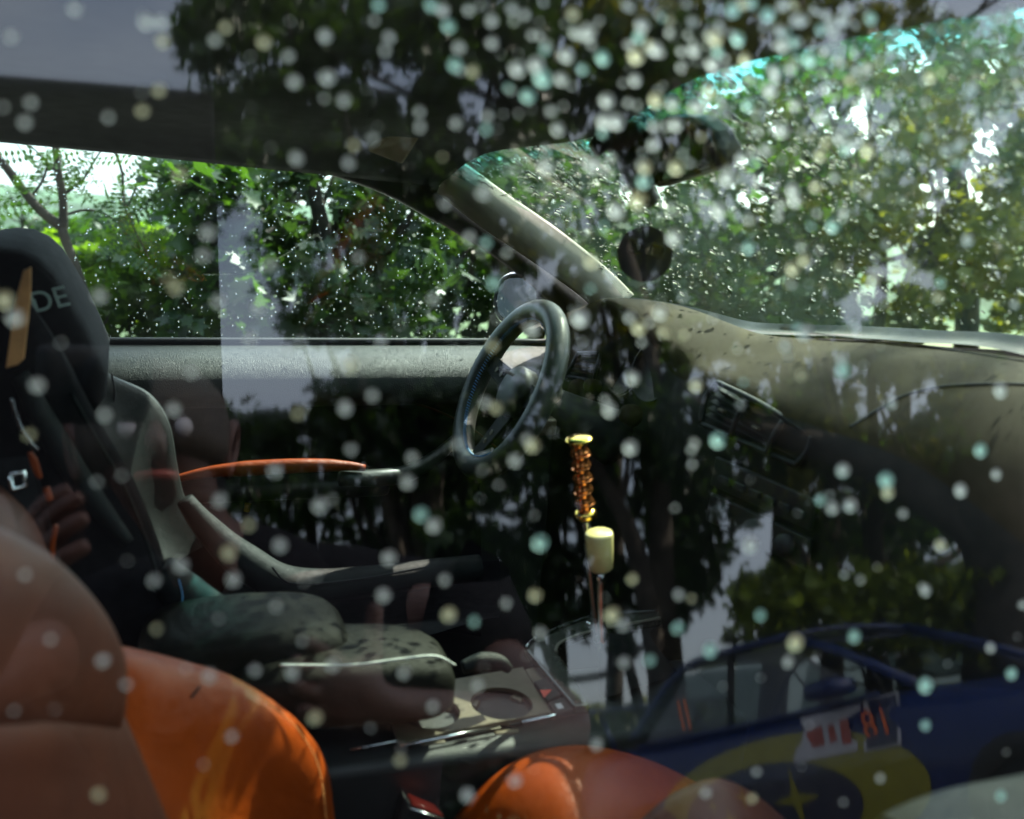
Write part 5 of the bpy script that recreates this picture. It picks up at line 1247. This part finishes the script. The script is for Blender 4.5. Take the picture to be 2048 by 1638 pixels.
mtree('tree with a yellowish crown mirrored over the dashboard', [(1000, 120, 1560, 700)], (10, 13), 50, .55, 48, .14, M['leaf_olive'], ((1350, 1500, 12), (1200, 150, 12)), .14, lambda u, v: gapf(u, v * 1.2))
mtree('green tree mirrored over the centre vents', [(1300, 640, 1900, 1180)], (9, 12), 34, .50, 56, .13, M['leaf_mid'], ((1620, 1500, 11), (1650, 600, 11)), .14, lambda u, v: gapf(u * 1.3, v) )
mtree('olive bush behind the blue rally car, leaves coloured as if sunlit', [(1480, 1110, 2010, 1290)], (7.4, 9.2), 44, .34, 60, .10, M['leaf_painted_sun'], ((1750, 1500, 8.4), (1750, 1180, 8.4)), .06, lambda u, v: v > 1150 - (u - 1480) * .02, name='olive_bush', cat='bush')
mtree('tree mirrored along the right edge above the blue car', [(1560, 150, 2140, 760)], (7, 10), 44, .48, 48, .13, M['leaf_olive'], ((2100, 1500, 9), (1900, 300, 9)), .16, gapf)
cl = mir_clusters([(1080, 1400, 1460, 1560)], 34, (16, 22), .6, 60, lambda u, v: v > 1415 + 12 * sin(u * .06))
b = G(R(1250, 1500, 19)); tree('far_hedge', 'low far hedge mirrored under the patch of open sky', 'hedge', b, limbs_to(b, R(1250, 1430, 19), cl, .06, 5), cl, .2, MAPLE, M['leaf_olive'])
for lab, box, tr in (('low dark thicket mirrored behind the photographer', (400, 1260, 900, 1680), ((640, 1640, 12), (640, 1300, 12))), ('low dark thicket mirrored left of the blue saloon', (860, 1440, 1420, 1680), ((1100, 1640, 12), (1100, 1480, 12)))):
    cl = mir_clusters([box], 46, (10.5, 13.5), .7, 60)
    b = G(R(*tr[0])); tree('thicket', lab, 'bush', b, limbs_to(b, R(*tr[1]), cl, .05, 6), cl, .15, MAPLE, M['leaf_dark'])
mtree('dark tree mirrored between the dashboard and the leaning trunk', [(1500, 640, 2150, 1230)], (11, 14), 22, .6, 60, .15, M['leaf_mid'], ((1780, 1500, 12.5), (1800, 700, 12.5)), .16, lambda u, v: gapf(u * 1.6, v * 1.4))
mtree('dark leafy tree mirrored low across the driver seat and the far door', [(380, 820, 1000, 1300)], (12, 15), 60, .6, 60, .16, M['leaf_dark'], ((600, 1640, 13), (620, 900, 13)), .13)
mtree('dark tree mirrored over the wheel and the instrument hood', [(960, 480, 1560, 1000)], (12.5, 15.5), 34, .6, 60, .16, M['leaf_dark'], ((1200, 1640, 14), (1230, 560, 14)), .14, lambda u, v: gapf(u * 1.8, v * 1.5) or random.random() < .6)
mtree('sunlit green tree mirrored over the passenger side of the dashboard', [(1480, 600, 2150, 1000)], (8.5, 10.5), 30, .42, 50, .12, M['leaf_olive'], ((1700, 1500, 9.5), (1740, 640, 9.5)), .10, gapf)
mtree('tall tree mirrored along the top of the windscreen', [(1080, -90, 2120, 150)], (9.5, 11.5), 40, .5, 50, .12, M['leaf_olive'], ((1500, 1560, 10.5), (1600, 0, 10.5)), .15, lambda u, v: gapf(u * 1.5, v * 2) )
# the big leaning trunk mirrored at the right edge
b = G(R(1960, 1300, 7.5))
tk = [R(*q) for q in [(2030, 1180, 7.5), (1975, 1000, 7.5), (2000, 860, 7.5), (2030, 700, 7.6), (2080, 520, 7.8)]]
bl = [R(*q) for q in [(1990, 1080, 7.5), (1880, 1000, 7.6), (1760, 930, 7.8), (1600, 880, 8.2), (1450, 850, 8.6)]]
br_ = [R(*q) for q in [(2010, 850, 7.5), (1930, 760, 7.7), (1850, 640, 8), (1760, 560, 8.3)]]
cl = mir_clusters([(1850, 620, 2150, 1000)], 8, (7, 9), .4, 46, lambda u, v: not (1930 < u < 2040 and v > 820)) 
tree('leaning_tree', 'thick dark leaning trunk mirrored at the right edge of the window', 'tree', b, [([b] + tk, [.40, .36, .30, .26, .22, .16]), (bl, [.20, .17, .14, .10, .06]), (br_, [.15, .12, .08, .04])], cl, .12, MAPLE, M['leaf_mid'], M['bark_dark'])
# dark branches across the upper mirror image
b = G(R(1300, 1500, 9))
tree('branching_tree', 'dark tree with long slanting branches mirrored near the sun visor', 'tree', b, [([b, R(1300, 700, 9), R(1130, 290, 9), R(1020, 205, 9), R(940, 90, 9.2)], [.15, .12, .08, .05, .03]), ([R(1030, 215, 9), R(930, 175, 9.1), R(820, 130, 9.3)], [.045, .03, .015]), ([R(1060, 240, 9), R(1000, 120, 9.1), R(980, -20, 9.3)], [.04, .025, .012]), ([R(1170, 330, 9), R(1300, 250, 9), R(1380, 120, 9.2)], [.06, .04, .02])],
     mir_clusters([(850, 40, 1400, 380)], 26, (8.6, 9.6), .4, 34, lambda u, v: not sky_gap(u, v)), .12, MAPLE, M['leaf_dark'], M['bark_dark'])
b = G(R(1345, 1400, 8.5))
tree('forked_tree', 'dark forked trunk mirrored behind the cream gear knob', 'tree', b, [([b, R(1290, 1180, 8.5), R(1240, 1020, 8.5), R(1195, 940, 8.5), R(1150, 820, 8.6)], [.15, .12, .09, .07, .04]), ([R(1240, 1020, 8.5), R(1255, 930, 8.6), R(1262, 860, 8.7)], [.03, .02, .012])], mir_clusters([(1080, 780, 1330, 960)], 20, (8, 9.2), .35, 40, lambda u, v: not sky_gap(u, v)), .11, MAPLE, M['leaf_dark'], M['bark_dark'])
# utility pole with its guy wire
pb, pt = R(1296, 1480, 12), R(1244, 1278, 12); pu_ = pt + (pt - pb) * .05
po = empty('utility_pole', G(pb), 'slim wooden pole overgrown at its top, mirrored over the console', 'pole')
tube('post', [G(pb), pb, pt, pu_], [.075, .07, .055, .05], M['pole_wood'], po)
tube('guy_wire', [pu_, R(1228, 1320, 12), R(1208, 1470, 12)], .010, M['steel'], po, n=10)
p_ = cluster_pts([(pt, .22, 60), (pt * .9 + pb * .1, .16, 40)]); leaves('ivy', p_, .12 * (.6 + .8 * RNG.random(len(p_))), MAPLE, M['leaf_dark'], po)
# unseen trees added above the frame to shade the photographer, the van and the blue car
def shade_crown(label, c, n, r, cnt, base):
    cl = []
    for _ in range(n):
        s = random.uniform(-1, 1); cl.append((Vector(c) + Vector((s * 4.4, random.uniform(-1.2, 1.2), random.uniform(-2.0, 2.4))), r * random.uniform(.7, 1.2), cnt))
    b = G(base); tree('tall_tree', label, 'tree', b, limbs_to(b, Vector((base[0], base[1], c[2])), cl, .22, 14), cl, .20, MAPLE, M['leaf_mid'], M['bark_dark'])
shade_crown('tall broad tree added out of view to shade the photographer, crown high above the car', (10.5, 6.8, 15.6), 120, .8, 60, (12.5, 8.2))
shade_crown('tall broad tree added out of view beyond the car to shade the blue saloon', (19.5, 7.2, 19.5), 130, .85, 60, (20.5, 8.6))
